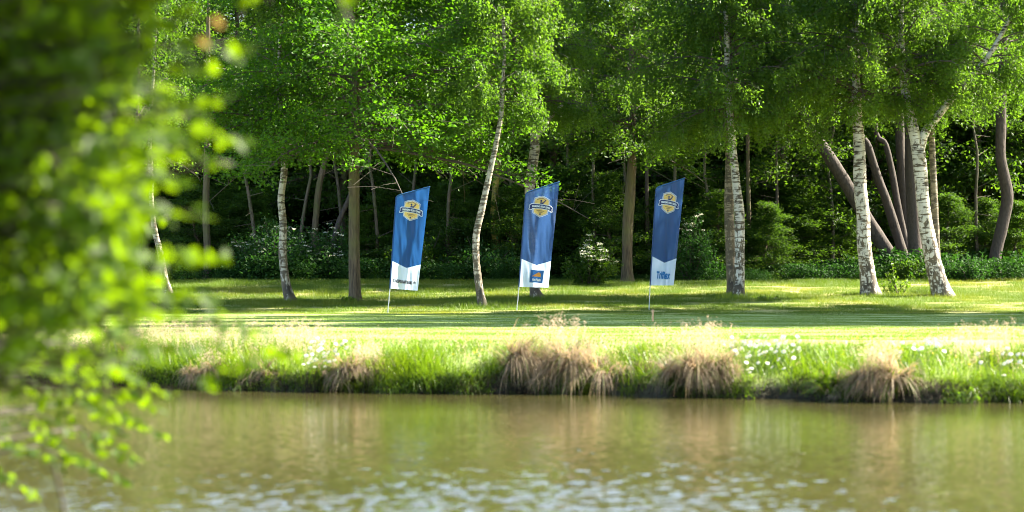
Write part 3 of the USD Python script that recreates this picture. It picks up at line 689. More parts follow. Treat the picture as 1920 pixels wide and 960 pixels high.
scatter_patch('rough_grass', [(tuft(s, 330, 0.05, 0.15, 0.55, 0.009), M['rough_grass']) for s in (1, 2, 3)], np.stack([gx_, gy_, ground_z(gx_, gy_)], 1), r.uniform(0, 6.28, n),
              np.stack([np.ones(n), np.ones(n), s_], 1), label='yellowing rough grass on the lawn under the birches', category='grass')
n = 2600
gx_ = r.uniform(-1, 1, n); gy_ = 25 + 38 * r.uniform(0, 1, n) ** 1.2
gx_ = gx_ * (gy_ * 0.225 + 0.5)
scatter_patch('mown_grass', [(tuft(s, 420, 0.010, 0.028, 0.5, 0.007), M['grass_blade']) for s in (4, 5)], np.stack([gx_, gy_, ground_z(gx_, gy_)], 1), r.uniform(0, 6.28, n),
              np.ones((n, 3)), label='short mown grass between the pond bank and the flags', category='grass')

# ------------------------------------------------------------------ grass of the bank
r = np.random.default_rng(90)
def bank_points(n, t0, t1, x0=-6.4, x1=6.0, a=1.0, b=1.0):
    x = r.uniform(x0, x1, n)
    t = t0 + (t1 - t0) * r.beta(a, b, n)
    y = water_y(x) + t
    return np.stack([x, y, ground_z(x, y)], 1), t
p, t = bank_points(60000, 0.03, 2.4, a=1.1, b=1.5)
cl = meshkit.fbm(np.stack([p[:, 0] * 2.2, p[:, 1] * 2.2, 0 * t], 1), 3, 9)
keep = r.uniform(0, 1, len(p)) < np.clip(0.25 + 1.6 * (cl - 0.3), 0.1, 1)
p, t, cl = p[keep], t[keep], cl[keep]
L = (0.10 + 0.44 * cl ** 1.3) * np.interp(t, [0, 0.3, 0.8, 1.3, 2.4], [0.55, 0.95, 0.7, 0.4, 0.15]) * r.uniform(0.6, 1.4, len(p))
az = np.where(r.uniform(0, 1, len(p)) < np.interp(t, [0, 0.5], [0.85, 0.1]), -np.pi / 2 + r.normal(0, 0.7, len(p)), r.uniform(0, 6.28, len(p)))
v = blades(p, L, 0.006 * r.uniform(0.7, 1.5, len(p)), az, r.uniform(0, 0.45, len(p)), r.uniform(0.4, 1.9, len(p)), r)
obj('bank_grass', v, M['grass_blade'], kind='stuff', label='lush green grass on the far pond bank', category='grass')

p, t = bank_points(15000, -0.02, 0.35, a=1.0, b=1.3)
cl = meshkit.fbm(np.stack([p[:, 0] * 2.6, p[:, 1] * 2.6, 0 * t], 1), 3, 29)
p, cl = p[cl > 0.40], cl[cl > 0.40]; n = len(p)
v = blades(p + [0, 0, 0.02], (0.10 + 0.45 * (cl - 0.4)) * r.uniform(0.8, 1.6, n), np.full(n, 0.006), -np.pi / 2 + r.normal(0, 0.7, n), r.uniform(0.2, 0.9, n), r.uniform(1.7, 2.9, n), r)
obj('overhanging_grass', v, M['grass_blade'], kind='stuff', label='green blades hanging over the edge of the pond bank', category='grass')

# thin dry stalks with pale seed heads standing over the bank
p, t = bank_points(4200, 0.3, 1.9, a=1.6, b=1.2)
cl = meshkit.fbm(np.stack([p[:, 0] * 0.9, 0 * t, 0 * t], 1), 3, 12)
keep = r.uniform(0, 1, len(p)) < np.clip((cl - 0.36) * 3.2, 0.16, 1)
p, t = p[keep], t[keep]
n = len(p)
L = r.uniform(0.10, 0.23, n) * np.clip(0.75 + (cl[keep] - 0.4) * 2.0, 0.6, 1.35)
az = r.uniform(0, 6.28, n); l0, l1 = r.uniform(0, 0.15, n), r.uniform(0.05, 0.5, n)
mb = MB(); mb.add(*blades(p, L, np.full(n, 0.0028), az, l0, l1, r, 3))
h = np.stack([np.cos(az), np.sin(az), 0 * az], -1)
tip = p + h * (np.sin((l0 + l1) / 2) * L)[:, None] + np.array([0, 0, 1]) * (np.cos((l0 + l1) / 2) * L)[:, None]
k = 9
cc = (tip[:, None] + r.normal(0, 1, (n, k, 3)) * [0.012, 0.012, 0.03] - [0, 0, 0.02]).reshape(-1, 3)
mb.add(*leaves(cc, 0.016, r, 0.5, 0.0, -0.5))
obj('seed_grass', mb.out(), M['seed_head'], kind='stuff', label='thin pale seed heads standing above the bank grass', category='grass')

# dry roots and dead blades hanging over the dark soil edge
p, t = bank_points(16000, -0.03, 0.3)
cl = meshkit.fbm(np.stack([p[:, 0] * 1.7, 0 * t, 0 * t], 1), 3, 19)
keep = r.uniform(0, 1, len(p)) < np.clip((cl - 0.34) * 4, 0.25, 1)
p = p[keep]; n = len(p)
v = blades(p + [0, 0, 0.03], r.uniform(0.08, 0.24, n), np.full(n, 0.005), -np.pi / 2 + r.normal(0, 0.6, n), r.uniform(0.6, 1.2, n), r.uniform(1.9, 2.9, n), r)
obj('dead_grass_fringe', v, M['dead_blade'], kind='stuff', label='dead blades hanging over the dark soil at the waterline', category='grass')

# ------------------------------------------------------------------ dry tussocks
def bank_at(px, t):
    y = 22.5
    for _ in range(12):
        x = (px - 960) / F * y
        y = float(water_y(x)) + t
    return x, y, float(ground_z(x, y))
def tussock(label, px, w_px, h_px, t, n, seed, green=0.1, spread=1.0, stalks=0):
    r = np.random.default_rng(seed)
    x, y, z = bank_at(px, t)
    base = np.array([x, y, z])
    w, h = w_px * y / F, h_px * y / F * 0.84
    n, green = int(n * 1.1), max(green, 0.14)
    o = thing('tussock', label, 'grass tussock', base)
    nc = max(40, n // 12)                                   # strands of blades that bend together
    ca = r.uniform(0, 6.28, nc); cq = np.sqrt(r.uniform(0, 1, nc))
    nk = r.integers(3, 6); kx = np.linspace(-0.32, 0.32, nk) * w + r.normal(0, 0.05 * w, nk); ky = r.normal(0, 0.05, nk); kh = r.uniform(0.55, 1.2, nk); kd = r.normal(0, 0.9, nk)
    kk = r.integers(0, nk, nc)
    caz = np.where(r.uniform(0, 1, nc) < 0.45, ca + r.normal(0, 0.6, nc), -np.pi / 2 + kd[kk] + r.normal(0, 0.6, nc))
    cL = r.uniform(0.7, 1.45, nc) * kh[kk]; c0 = r.uniform(0.15, 1.25, nc); c1 = r.uniform(1.3, 2.6, nc)
    g = r.integers(0, nc, n)
    a = ca[g] + r.normal(0, 0.12, n); q = np.clip(cq[g] + r.normal(0, 0.06, n), 0, 1.1)
    foot = np.stack([kx[kk[g]] + w * 0.13 * q * np.cos(a), ky[kk[g]] + 0.10 * q * np.sin(a), 0.02 + h * 0.30 * kh[kk[g]] * (1 - q * q)], 1)
    az = caz[g] + r.normal(0, 0.16, n)
    L = h * cL[g] * r.uniform(0.8, 1.2, n)
    l0 = np.clip(c0[g] + r.normal(0, 0.1, n), 0, 1.3) * spread
    l1 = l0 + (c1[g] + r.normal(0, 0.2, n)) * spread
    dry = r.uniform(0, 1, n) > green
    def sel(m, seg):
        return blades(foot[m], L[m], 0.0075 * r.uniform(0.6, 1.4, m.sum()), az[m], l0[m], np.minimum(l1[m], 3.05), r, seg)
    obj('dry_blades', sel(dry, 5), M['dry_blade'], o)
    if green:
        obj('green_blades', sel(~dry, 4), M['grass_blade'], o)
    mound = trimesh.creation.icosphere(2, 1.0)
    mound.vertices *= [w * 0.30, 0.09, h * 0.20]
    mound.vertices *= 1 + 0.3 * (meshkit.fbm(np.array(mound.vertices) * 9, 2)[:, None] - 0.5)
    obj('root_mound', (mound.vertices, mound.faces), M['dark_twig'], o, smooth=True)
    if stalks:
        m = stalks
        f2 = np.stack([r.normal(0, w * 0.13, m), r.normal(0, 0.1, m), np.full(m, 0.05)], 1)
        L2 = h * r.uniform(0.7, 1.15, m); az2 = r.uniform(0, 6.28, m); c0, c1 = r.uniform(0, 0.25, m), r.uniform(0.1, 0.55, m)
        mb = MB(); mb.add(*blades(f2, L2, np.full(m, 0.0024), az2, c0, c1, r, 3))
        hh = np.stack([np.cos(az2), np.sin(az2), 0 * az2], -1)
        tp = f2 + hh * (np.sin((c0 + c1) / 2) * L2)[:, None] + np.array([0, 0, 1]) * (np.cos((c0 + c1) / 2) * L2)[:, None]
        cc = (tp[:, None] + r.normal(0, 1, (m, 10, 3)) * [0.014, 0.014, 0.035] - [0, 0, 0.03]).reshape(-1, 3)
        mb.add(*leaves(cc, 0.016, r, 0.5, 0, -0.5))
        obj('seed_stalks', mb.out(), M['seed_head'], o)
tussock('largest straw coloured tussock drooping into the water left of the middle', 1045, 190, 112, 0.32, 3400, 101, 0.06, 1.0, 80)
tussock('drooping straw tussock joined to the right of the largest one', 1125, 150, 88, 0.12, 1500, 102, 0.05, 1.15, 30)
tussock('round dry tussock with daisies close on its right', 1322, 160, 112, 0.20, 2200, 103, 0.08, 1.0, 120)
tussock('dry tussock with pale blades at the water right of the daisies', 1652, 115, 88, 0.12, 1600, 104, 0.10, 0.95, 90)
tussock('dry tussock at the waterline right of the left hand daisies', 685, 110, 72, 0.15, 1300, 105, 0.12, 1.05, 60)
tussock('thin dry tussock just left of the left hand daisies', 620, 60, 48, 0.10, 500, 106, 0.15, 1.1)
tussock('dark brown tussock hanging over the water below the left bush leaves', 398, 100, 60, 0.12, 1300, 107, 0.06, 1.15, 20)
tussock('low tussock right of the dark brown one at left', 490, 90, 50, 0.12, 900, 108, 0.2, 1.1)
tussock('small reddish dry tussock higher on the bank at far left', 262, 70, 55, 0.65, 700, 109, 0.1, 0.9)
tussock('green sedge clump at the waterline left of the pale bladed tussock', 1572, 70, 66, 0.06, 700, 110, 0.85, 0.8)

# ------------------------------------------------------------------ daisies and other flowers
def daisy_meshes(seed, tall):
    r = np.random.default_rng(seed)
    s = np.linspace(0, 1, 5)
    bend = r.normal(0, 0.05, 2)
    p = np.stack([bend[0] * s ** 2, bend[1] * s ** 2, tall * s], 1)
    stemm = tube(p, 0.0016, 4, False)
    nrm = unit(np.array([r.normal(0, 0.35), -0.75, 0.75]))
    ax = unit(np.cross(nrm, [0, 0, 1.0])); ay = np.cross(nrm, ax)
    mb = MB(); k = 15
    for j in range(k):
        a = j / k * 6.283 + r.normal(0, 0.05)
        dr = ax * math.cos(a) + ay * math.sin(a); sd_ = -ax * math.sin(a) + ay * math.cos(a)
        R = 0.022 * r.uniform(0.9, 1.08)
        c = p[-1]
        mb.add([c + dr * 0.005 - sd_ * 0.0025, c + dr * R * 0.6 - sd_ * 0.005 + nrm * 0.002, c + dr * R, c + dr * R * 0.6 + sd_ * 0.005 + nrm * 0.002, c + dr * 0.005 + sd_ * 0.0025],
               [[0, 1, 4], [1, 3, 4], [1, 2, 3]])
    disc = trimesh.creation.icosphere(1, 0.0075)
    disc.vertices = disc.vertices * [1, 1, 0.6] + p[-1] + nrm * 0.002
    return stemm, mb.out(), (disc.vertices, disc.faces)
def daisy_proto(seed, tall, label, group, loc):
    a, b, c = daisy_meshes(seed, tall)
    o = thing('daisy', label, 'daisy', loc, group=group)
    obj('stalk', a, M['green_stem'], o); obj('petals', b, M['white_petal'], o); obj('flower_centre', c, M['yellow_petal'], o)
    return o
r = np.random.default_rng(120)
dproto = []
def daisies(label, group, pxs, n, rows):
    """n daisies whose heads show within the given columns and rows of the photograph."""
    for k in range(n):
        px = r.uniform(*pxs) if r.uniform() < 0.35 else np.clip(r.normal(sum(pxs) / 2, (pxs[1] - pxs[0]) / 5), *pxs)
        row = r.uniform(*rows)
        best = None
        for tt in np.linspace(0.12, 2.6, 40):
            x, y, z = bank_at(px, tt)
            hh = P(px, row, y)[2] - z
            if 0.13 < hh < 0.42 and (best is None or abs(hh - 0.26) < abs(best[3] - 0.26)):
                best = (x, y, z, hh)
        if best is None:
            continue
        x, y, z, hh = best
        if len(dproto) < 3:
            dproto.append(daisy_proto(200 + len(dproto), 0.26, label, group, (x, y, z)))
            dproto[-1].GetAttribute('xformOp:scale').Set(Gf.Vec3f(1, 1, hh / 0.26))
        else:
            s = r.uniform(0.85, 1.15)
            dup(dproto[k % 3], (x, y, z), r.uniform(-40, 40), label, group, (s, s, hh / 0.26))
daisies('white daisy in the dense patch right of the round dry tussock', 'daisies right of the round dry tussock', (1345, 1500), 60, (628, 672))
daisies('white daisy low on the bank under the dense patch right of the round tussock', 'daisies low by the round tussock', (1380, 1465), 12, (672, 715))
daisies('white daisy right of the pale bladed tussock at right', 'daisies right of the pale bladed tussock', (1685, 1790), 22, (632, 660))
daisies('white daisy near the right edge of the picture', 'daisies at the right edge', (1815, 1918), 20, (650, 720))
daisies('white daisy high in the left hand patch on the bank', 'daisies of the left hand patch', (560, 640), 26, (634, 668))
daisies('white daisy low in the left hand patch above the water', 'daisies low in the left hand patch', (560, 610), 22, (672, 706))

# buttercups
n = 110
p, t = bank_points(n, 0.3, 1.5)
p[:60, 0] = r.normal(0.03, 0.35, 60); p[60:, 0] = r.normal(3.6, 0.6, n - 60)
p[:, 1] = water_y(p[:, 0]) + t; p[:, 2] = ground_z(p[:, 0], p[:, 1])
mb = MB()
L = r.uniform(0.12, 0.22, n)
mb.add(*blades(p, L, np.full(n, 0.003), r.uniform(0, 6.28, n), np.zeros(n), np.full(n, 0.05), r, 2))
cc = (p[:, None] + np.array([0, 0, 1]) * L[:, None, None] + r.normal(0, 0.006, (n, 6, 3))).reshape(-1, 3)
mb2 = MB(); mb2.add(*leaves(cc, 0.011, r, 0.9, 0.5, 0))
bt = thing('buttercups', 'tiny yellow buttercups sprinkled in the bank grass', 'wildflowers')
cd(bt, kind='stuff')
obj('stalks', mb.out(), M['green_stem'], bt); obj('petals', mb2.out(), M['yellow_petal'], bt)

# yellow leaved water plant at the lower right
x, y, z = bank_at(1808, 0.0)
o = thing('water_plant', 'little yellow green plant at the waterline near the right edge', 'plant', (x, y - 0.02, 0))
mb = MB(); cc = []
for k in range(14):
    tip = np.array([r.normal(0, 0.09), r.normal(-0.05, 0.03), r.uniform(0.03, 0.13)])
    mb.add(*tube(np.linspace([0, 0, -0.05], tip, 3), 0.002, 3, False)); cc.append(tip + r.normal(0, 0.012, (4, 3)))
obj('stalks', mb.out(), M['green_stem'], o); obj('foliage', leaves(np.vstack(cc), 0.028, r, 0.7, 0.6, 0), M['sapling_leaf'], o)

# small wooden stake in the mown lawn
d = row_d(603, 1224)
s0 = P(1224, 603, d); s0[2] = float(ground_z(s0[0], s0[1]))
o = thing('stake', 'short brown wooden stake in the lawn below the third flag', 'stake', s0)
m1 = trimesh.creation.cylinder(0.018, 0.19, sections=10); m1.apply_translation([0, 0, 0.075])
m2 = trimesh.creation.cylinder(0.024, 0.05, sections=10); m2.apply_translation([0, 0, 0.19])
obj('post', m1, M['stake'], o, smooth=30); obj('head', m2, M['stake'], o, smooth=30)

# ------------------------------------------------------------------ flags
def cloth(name, col, trans=0.35, clear=0.0):
    nodes = {'tc': ('texture_coordinate', {}), 'n': ('noise_texture', {'scale': 3.0, 'detail': 3.0}),
             'r': ('rgb_ramp', {'ramp': [(0.3, tuple(c * 0.9 for c in col)), (0.7, col)]}),
             'w': ('noise_texture', {'scale': 240.0}), 'b': ('bump', {'strength': 0.12, 'distance': 0.002}),
             'p': ('principled_bsdf', {'roughness': 0.55, 'specular_ior_level': 0.4}), 't': ('translucent_bsdf', {}), 'm': ('mix_closure', {'fac': trans})}
    links = [('tc.object', 'n.vector'), ('n.fac', 'r.fac'), ('r.color', 'p.base_color'), ('r.color', 't.color'), ('tc.object', 'w.vector'), ('w.fac', 'b.height'), ('b.normal', 'p.normal'),
             ('p.BSDF', 'm.closure1'), ('t.BSDF', 'm.closure2')]
    if clear:
        nodes |= {'c': ('transparent_bsdf', {}), 'm2': ('mix_closure', {'fac': clear})}
        return mat(name, nodes, links + [('m.closure', 'm2.closure1'), ('c.BSDF', 'm2.closure2')], 'm2.closure')
    return mat(name, nodes, links, 'm.closure')
M['blue_cloth'] = cloth('blue_cloth', (0.030, 0.084, 0.24), 0.38, 0.14)
M['bright_blue_cloth'] = cloth('bright_blue_cloth', (0.010, 0.072, 0.25), 0.34, 0.08)
M['white_cloth'] = cloth('white_cloth', (0.58, 0.72, 0.93), 0.42, 0.06)
M['gold_print'] = plain('gold_print', (0.85, 0.60, 0.19), 0.6, 0.35, 0.15, 12)
M['navy_print'] = plain('navy_print', (0.02, 0.035, 0.13), 0.6, 0.2)
M['white_print'] = plain('white_print', (0.80, 0.84, 0.88), 0.6, 0.35)
M['black_print'] = plain('black_print', (0.02, 0.02, 0.025), 0.6)
M['logo_blue'] = plain('logo_blue', (0.02, 0.11, 0.30), 0.6, 0.25)
M['logo_orange'] = plain('logo_orange', (0.82, 0.33, 0.05), 0.6, 0.3)
M['logo_cyan'] = plain('logo_cyan', (0.004, 0.15, 0.40), 0.6, 0.1)
M['pale_grey_print'] = plain('pale_grey_print', (0.5, 0.6, 0.68), 0.6, 0.25)
M['pole'] = plain('pole', (0.30, 0.33, 0.36), 0.35)

S1 = 1.138
def flag(label, base_px, BL, TL, TR, BR, seed, blue='blue_cloth', yaw=0.0):
    r = np.random.default_rng(seed)
    d = row_d(base_px[1], base_px[0])
    base = P(base_px[0], base_px[1], d); base[2] = float(ground_z(base[0], base[1]))
    o = thing('flag', label, 'flag', base)
    BL, TL, TR, BR = (np.array(q, float) for q in (BL, TL, TR, BR))
    ph = r.uniform(0, 6.28, 4)
    def surf(u, s, off=0.0):
        """Cloth coordinates (u across from the pole, s up along it) to the world, relative to the base."""
        u, s = np.asarray(u, float), np.asarray(s, float)
        l = BL + s[..., None] * (TL - BL); q = BR + s[..., None] * (TR - BR) / S1
        px = l + u[..., None] * (q - l)
        rip = u * (0.055 * np.sin(5.5 * u + 2.2 * s + ph[0]) + 0.03 * np.sin(11 * u - 3.5 * s + ph[1])) + 0.018 * np.sin(9 * s + 4 * u + ph[2]) * u
        wr = meshkit.fbm(np.stack([u * 3.2 + 7 * ph[0], s * 3.0 + u * 2.0, 0 * u], -1), 3, seed) - 0.5
        rip = rip + 0.10 * wr * np.clip(u * 4, 0, 1) + 0.05 * np.exp(-((u - 0.55 - 0.12 * np.sin(3 * s + ph[3])) / 0.08) ** 2) * (1 - 0.5 * s) + yaw * u
        dd = d + rip - off
        v = fw[None] + np.array([[1.0, 0, 0]]) * (px[..., :1] - 960) / F + upv[None] * (480 - px[..., 1:]) / F
        return np.array([0, 0, CAM_Z]) + v * (dd / v[..., 1])[..., None] - base
    chev = lambda u: np.interp(u, [0, 0.53, 1], [0.30, 0.235, 0.285])
    def panel(name, lo, hi, ns, m):
        nu = 48
        U = np.linspace(0, 1, nu + 1)
        k = np.linspace(0, 1, ns + 1)
        S = lo(U)[:, None] + (hi(U) - lo(U))[:, None] * k[None]
        UU = np.repeat(U[:, None], ns + 1, 1)
        a = surf(UU, S).reshape(-1, 3)
        i = np.arange(nu)[:, None] * (ns + 1) + np.arange(ns)[None]
        q = np.stack([i, i + ns + 1, i + ns + 2, i + 1], -1).reshape(-1, 4)
        return obj(name, (a, q), m, o, smooth=True)
    top = lambda u: 1 + (S1 - 1) * u - 0.02 * np.exp(-u / 0.03)
    panel('blue_panel', chev, top, 95, M[blue])
    panel('white_panel', lambda u: 0 * u, chev, 36, M['white_cloth'])
    Wm, Hm = 0.85, 2.45           # cloth size in metres along u and s
    def put(name, geom, m, layer, parent, c, rot=0.0):
        """A flat print: polygon in metres about the point c=(u, s)."""
        mb = MB()
        if c == C:
            geom = affinity.scale(geom, 0.94, 1.08, origin=(0, 0))
        geom = affinity.rotate(geom, rot, origin=(0, 0))
        for gg in getattr(geom, 'geoms', [geom]):
            v2, f2 = trimesh.creation.triangulate_polygon(gg, engine='earcut')
            v3, f3 = trimesh.remesh.subdivide_to_size(np.column_stack([v2, 0 * v2[:, 0]]), f2, 0.05)
            mb.add(surf(c[0] + v3[:, 0] / Wm, c[1] + v3[:, 1] / Hm, 0.012 + 0.0035 * layer), f3)
        return obj(name, mb.out(), m, parent)
    C = (0.51, 0.862)
    def text(name, word, height, width, m, layer, parent, c, rot=0.0, arc=0.0, bold=True):
        t = meshkit.text_mesh(word, height, 0.001, bold)
        v, tf = trimesh.remesh.subdivide_to_size(np.array(t.vertices), np.array(t.faces), 0.05, 20)
        v[:, 0] -= (v[:, 0].min() + v[:, 0].max()) / 2; v[:, 0] *= width / (v[:, 0].max() - v[:, 0].min())
        v[:, 1] -= height / 2
        v[:, 1] += arc * (1 - (v[:, 0] / (width / 2)) ** 2)
        ca, sa = math.cos(math.radians(rot)), math.sin(math.radians(rot))
        x, y = v[:, 0] * ca - v[:, 1] * sa, v[:, 0] * sa + v[:, 1] * ca
        mb = MB()
        for q, (ex, ey) in enumerate([(0, 0), (1, 0), (-1, 0), (0, 1), (0, -1)]):     # heavy strokes
            e = height * 0.045
            mb.add(surf(c[0] + (x + ex * e) / Wm, c[1] + (y + ey * e) / Hm, 0.012 + 0.0035 * layer + v[:, 2] + 0.0004 * q), tf)
        return obj(name, mb.out(), m, parent)
    # emblem
    shield = Polygon([(0, .262), (.12, .228), (.225, .185), (.232, .0), (.215, -.17), (.11, -.222), (0, -.265), (-.11, -.222), (-.215, -.17), (-.232, .0), (-.225, .185), (-.12, .228)])
    C, ROT = (0.51, 0.862), -4.0
    badge = put('emblem', shield, M['white_print'], 1, o, C, ROT)
    put('emblem_band', shield.buffer(-0.013), M['navy_print'], 2, badge, C, ROT)
    put('emblem_line', shield.buffer(-0.022), M['white_print'], 3, badge, C, ROT)
    put('gold_field', shield.buffer(-0.034), M['gold_print'], 4, badge, C, ROT)
    golfer = Polygon([(-.045, .02), (-.05, .085), (-.03, .105), (.03, .1), (.075, .15), (.1, .175), (.115, .16), (.09, .12), (.05, .075), (.04, .02)])
    golfer = golfer.union(Point(-.022, .135).buffer(.026)).union(LineString([(.1, .165), (.0, .205), (-.125, .165)]).buffer(.005)).union(Point(-.125, .16).buffer(.013))
    put('golfer', golfer, M['navy_print'], 5, badge, C, ROT)
    put('ball', Point(0, -.185).buffer(.022), M['navy_print'], 5, badge, C, ROT)
    put('small_lines', sbox(-.11, -.112, .11, -.1).union(sbox(-.07, -.142, .07, -.132)), M['oak_bark'], 5, badge, C, ROT)
    xs = np.linspace(-.29, .29, 25)
    arc = lambda x: 0.02 * (1 - (x / .29) ** 2)
    rib = Polygon([(x, .03 + arc(x)) for x in xs] + [(x, -.068 + arc(x)) for x in xs[::-1]])
    tails = Polygon([(-.32, .005), (-.25, .02), (-.25, -.09), (-.33, -.095), (-.31, -.05)]).union(Polygon([(.32, .005), (.25, .02), (.25, -.09), (.33, -.095), (.31, -.05)]))
    rib = rib.union(tails)
    put('ribbon_edge', rib.buffer(.014), M['white_print'], 6, badge, C, ROT)
    put('ribbon', rib, M['navy_print'], 7, badge, C, ROT)
    text('ribbon_lettering', 'PARKING GOLF OPEN', 0.046, 0.48, M['white_print'], 8, badge, (C[0], C[1] - 0.02 / Hm), ROT, 0.019)
    # pole, sleeve and top arm
    pt = lambda q, dd=0.0: P(q[0], q[1], d + dd) - base
    lean = TL - BL
    pole = [np.array([0, 0, -0.3]), np.array([0, 0, 0.0]), pt(BL), pt(BL + lean * 0.5), pt(BL + lean * 0.97)]
    obj('pole', tube(catmull([[*p_] for p_ in pole], 24), np.linspace(0.0135, 0.010, 24), 10), M['pole'], o, smooth=True)
    ss = np.linspace(0, 0.985, 40)
    obj('sleeve', tube(surf(0 * ss, ss), 0.018, 8), M[blue], o, smooth=True)
    uu = np.linspace(0, 1, 24)
    arm = surf(uu, top(uu))
    obj('top_arm', tube(np.vstack([surf(np.array([0.0]), np.array([0.95])), arm]), 0.015, 8), M['logo_blue'], o, smooth=True)
    return o, put, text
f1 = flag('bright blue flag with small black bank lettering, leftmost, beside the oak', (727, 588), (731, 541), (743, 367), (806, 350), (783, 545), 301, 'bright_blue_cloth')
o, put, text = f1
text('sponsor_lettering', 'SCHEEPSVAARTBANK', 0.078, 0.58, M['black_print'], 2, o, (0.43, 0.083), -2)
h = Polygon([(-.05, -.035), (.05, -.035), (.05, .0), (0, .042), (-.05, .0)]).difference(sbox(-.03, -.035, -.008, .005)).difference(sbox(.008, -.035, .03, .005))
put('sponsor_mark', h, M['black_print'], 1, o, (0.86, 0.083), -2)
f2 = flag('blue flag with square orange and blue logo, middle one, before a birch', (969, 582), (973, 538), (986, 361), (1049, 341), (1028, 539), 302)
o, put, text = f2
sq = put('logo_square', sbox(-.19, -.165, .19, .165), M['logo_blue'], 1, o, (0.57, 0.115), -2)
put('logo_shape', Polygon([(-.14, .0), (-.02, .075), (.04, .11), (.09, .10), (.12, .05), (.11, -.01)]), M['logo_orange'], 2, sq, (0.57, 0.115), -2)
text('logo_lettering', 'Van Plaats', 0.06, 0.25, M['white_print'], 2, sq, (0.57, 0.115 - 0.085 / 2.45), -2)
f3 = flag('blue flag with cyan lettering on its white foot, rightmost, beside a birch', (1217, 582), (1219, 535), (1230, 352), (1284, 334), (1263, 535), 303)
o, put, text = f3
text('sponsor_lettering', 'Triflex', 0.165, 0.47, M['logo_cyan'], 2, o, (0.52, 0.105), -2)
put('sponsor_line', sbox(-.2, -.006, .2, .006), M['pale_grey_print'], 1, o, (0.52, 0.063), -2)

# ------------------------------------------------------------------ the near bush
r = np.random.default_rng(400)
root = np.array([-1.9, 6.3, float(ground_z(-1.9, 6.3))])
K = 1.6
bush = thing('bush', 'leafy bush with glowing yellow green leaves in the left foreground', 'bush', root)
wood, lc, la, ls, young = MB(), [], [], [], []
def twig(tip, start, size=0.052, sag=0.0, dens=1.0, bare=0.25, rad=0.0035):
    """A twig from start to tip with leaves set alternately along it."""
    start, tip = np.asarray(start, float), np.asarray(tip, float)
    L = np.linalg.norm(tip - start)
    n = 9
    s = np.linspace(0, 1, n)[:, None]
    p = start + (tip - start) * s + r.normal(0, 0.02 * L, (n, 3)) * np.sin(s * np.pi)
    p[:, 2] += sag * np.sin(s[:, 0] * np.pi)
    wood.add(*tube(p - root, np.linspace(rad, 0.0012, n), 5, False))
    k = max(4, int(L * (1 - bare) / 0.018 * dens))
    u = bare + (1.02 - bare) * (np.arange(k) + r.uniform(0, 0.6, k)) / k
    c = np.stack([np.interp(np.minimum(u, 1), s[:, 0], p[:, q]) for q in range(3)], 1)
    dr = unit((tip - start)[None])[0]
    sidev = unit(np.cross(dr, [0, 0, 1.0]) + 1e-6) * np.where(np.arange(k) % 2, 1, -1)[:, None]
    out = unit(dr[None] * 0.7 + sidev * 0.8 + r.normal(0, 0.35, (k, 3)) - [0, 0, 0.2])
    sz = size * r.uniform(0.7, 1.2, k) * np.interp(u, [bare, 0.8, 1.02], [0.85, 1.1, 0.7])
    lc.append(c + out * sz[:, None] * 0.5); la.append(out); ls.append(sz)
    young.append((u > 0.93) & (r.uniform(0, 1, k) < 0.08))
def stem_at(z):
    return root + np.array([0.15 * math.sin(z * 3), 0.05 * math.cos(z * 5), z])
# outer twigs whose tips show in the photograph: (px, row, distance)
outer = [(395, 40, 3.0), (372, 75, 3.1), (468, 96, 3.3), (400, 130, 3.2), (340, 170, 3.0), (425, 185, 3.3), (455, 265, 3.4), (395, 240, 3.2), (330, 250, 3.0), (300, 300, 3.0),
         (335, 345, 3.1), (385, 405, 3.3), (300, 400, 3.0), (425, 475, 3.5), (345, 470, 3.3), (310, 520, 3.2), (395, 560, 3.5), (330, 590, 3.3), (280, 560, 3.1), (255, 480, 3.0),
         (545, 668, 3.6), (500, 625, 3.6), (455, 600, 3.5), (420, 650, 3.6), (240, 630, 3.3), (300, 650, 3.4),
         (325, 745, 4.0), (300, 775, 4.1), (312, 822, 4.2), (262, 872, 4.3), (238, 908, 4.4), (190, 850, 4.2), (150, 800, 4.0), (100, 760, 3.9), (60, 740, 3.8), (220, 760, 4.0), (130, 700, 3.7), (60, 690, 3.7),
         (285, 730, 4.0), (265, 800, 4.1), (230, 815, 4.1), (205, 780, 4.0), (190, 890, 4.3), (165, 745, 3.9), (100, 810, 4.2), (30, 745, 3.9), (265, 700, 3.9), (150, 870, 4.2), (40, 850, 4.4), (20, 905, 4.4), (70, 935, 4.6), (15, 800, 4.2), (120, 880, 4.4), (180, 720, 3.8)]
for px, row, dd in outer:
    dd *= K
    tip = P(px, row, dd)
    if row > 690:
        tip = P(px, row, dd * 1.2)
        j = P(px - r.uniform(110, 190), row - r.uniform(50, 110), dd * 1.2 + r.normal(0, 0.15))
        twig(tip, j, 0.052, 0.01, 0.85, 0.15)
    else:
        j = P(px - r.uniform(130, 230), row + r.uniform(-40, 70), dd + r.normal(0, 0.12))
        twig(tip, j, 0.052, 0.01, 1.0, 0.1)
    st = stem_at(np.clip(j[2] - root[2] - 0.1, 0.1, 1.6))
    m = (j + st) / 2 + [0, 0, 0.05]
    wood.add(*tube(catmull([st - root, m - root, j - root], 7), np.linspace(0.008, 0.0035, 7), 5, False))
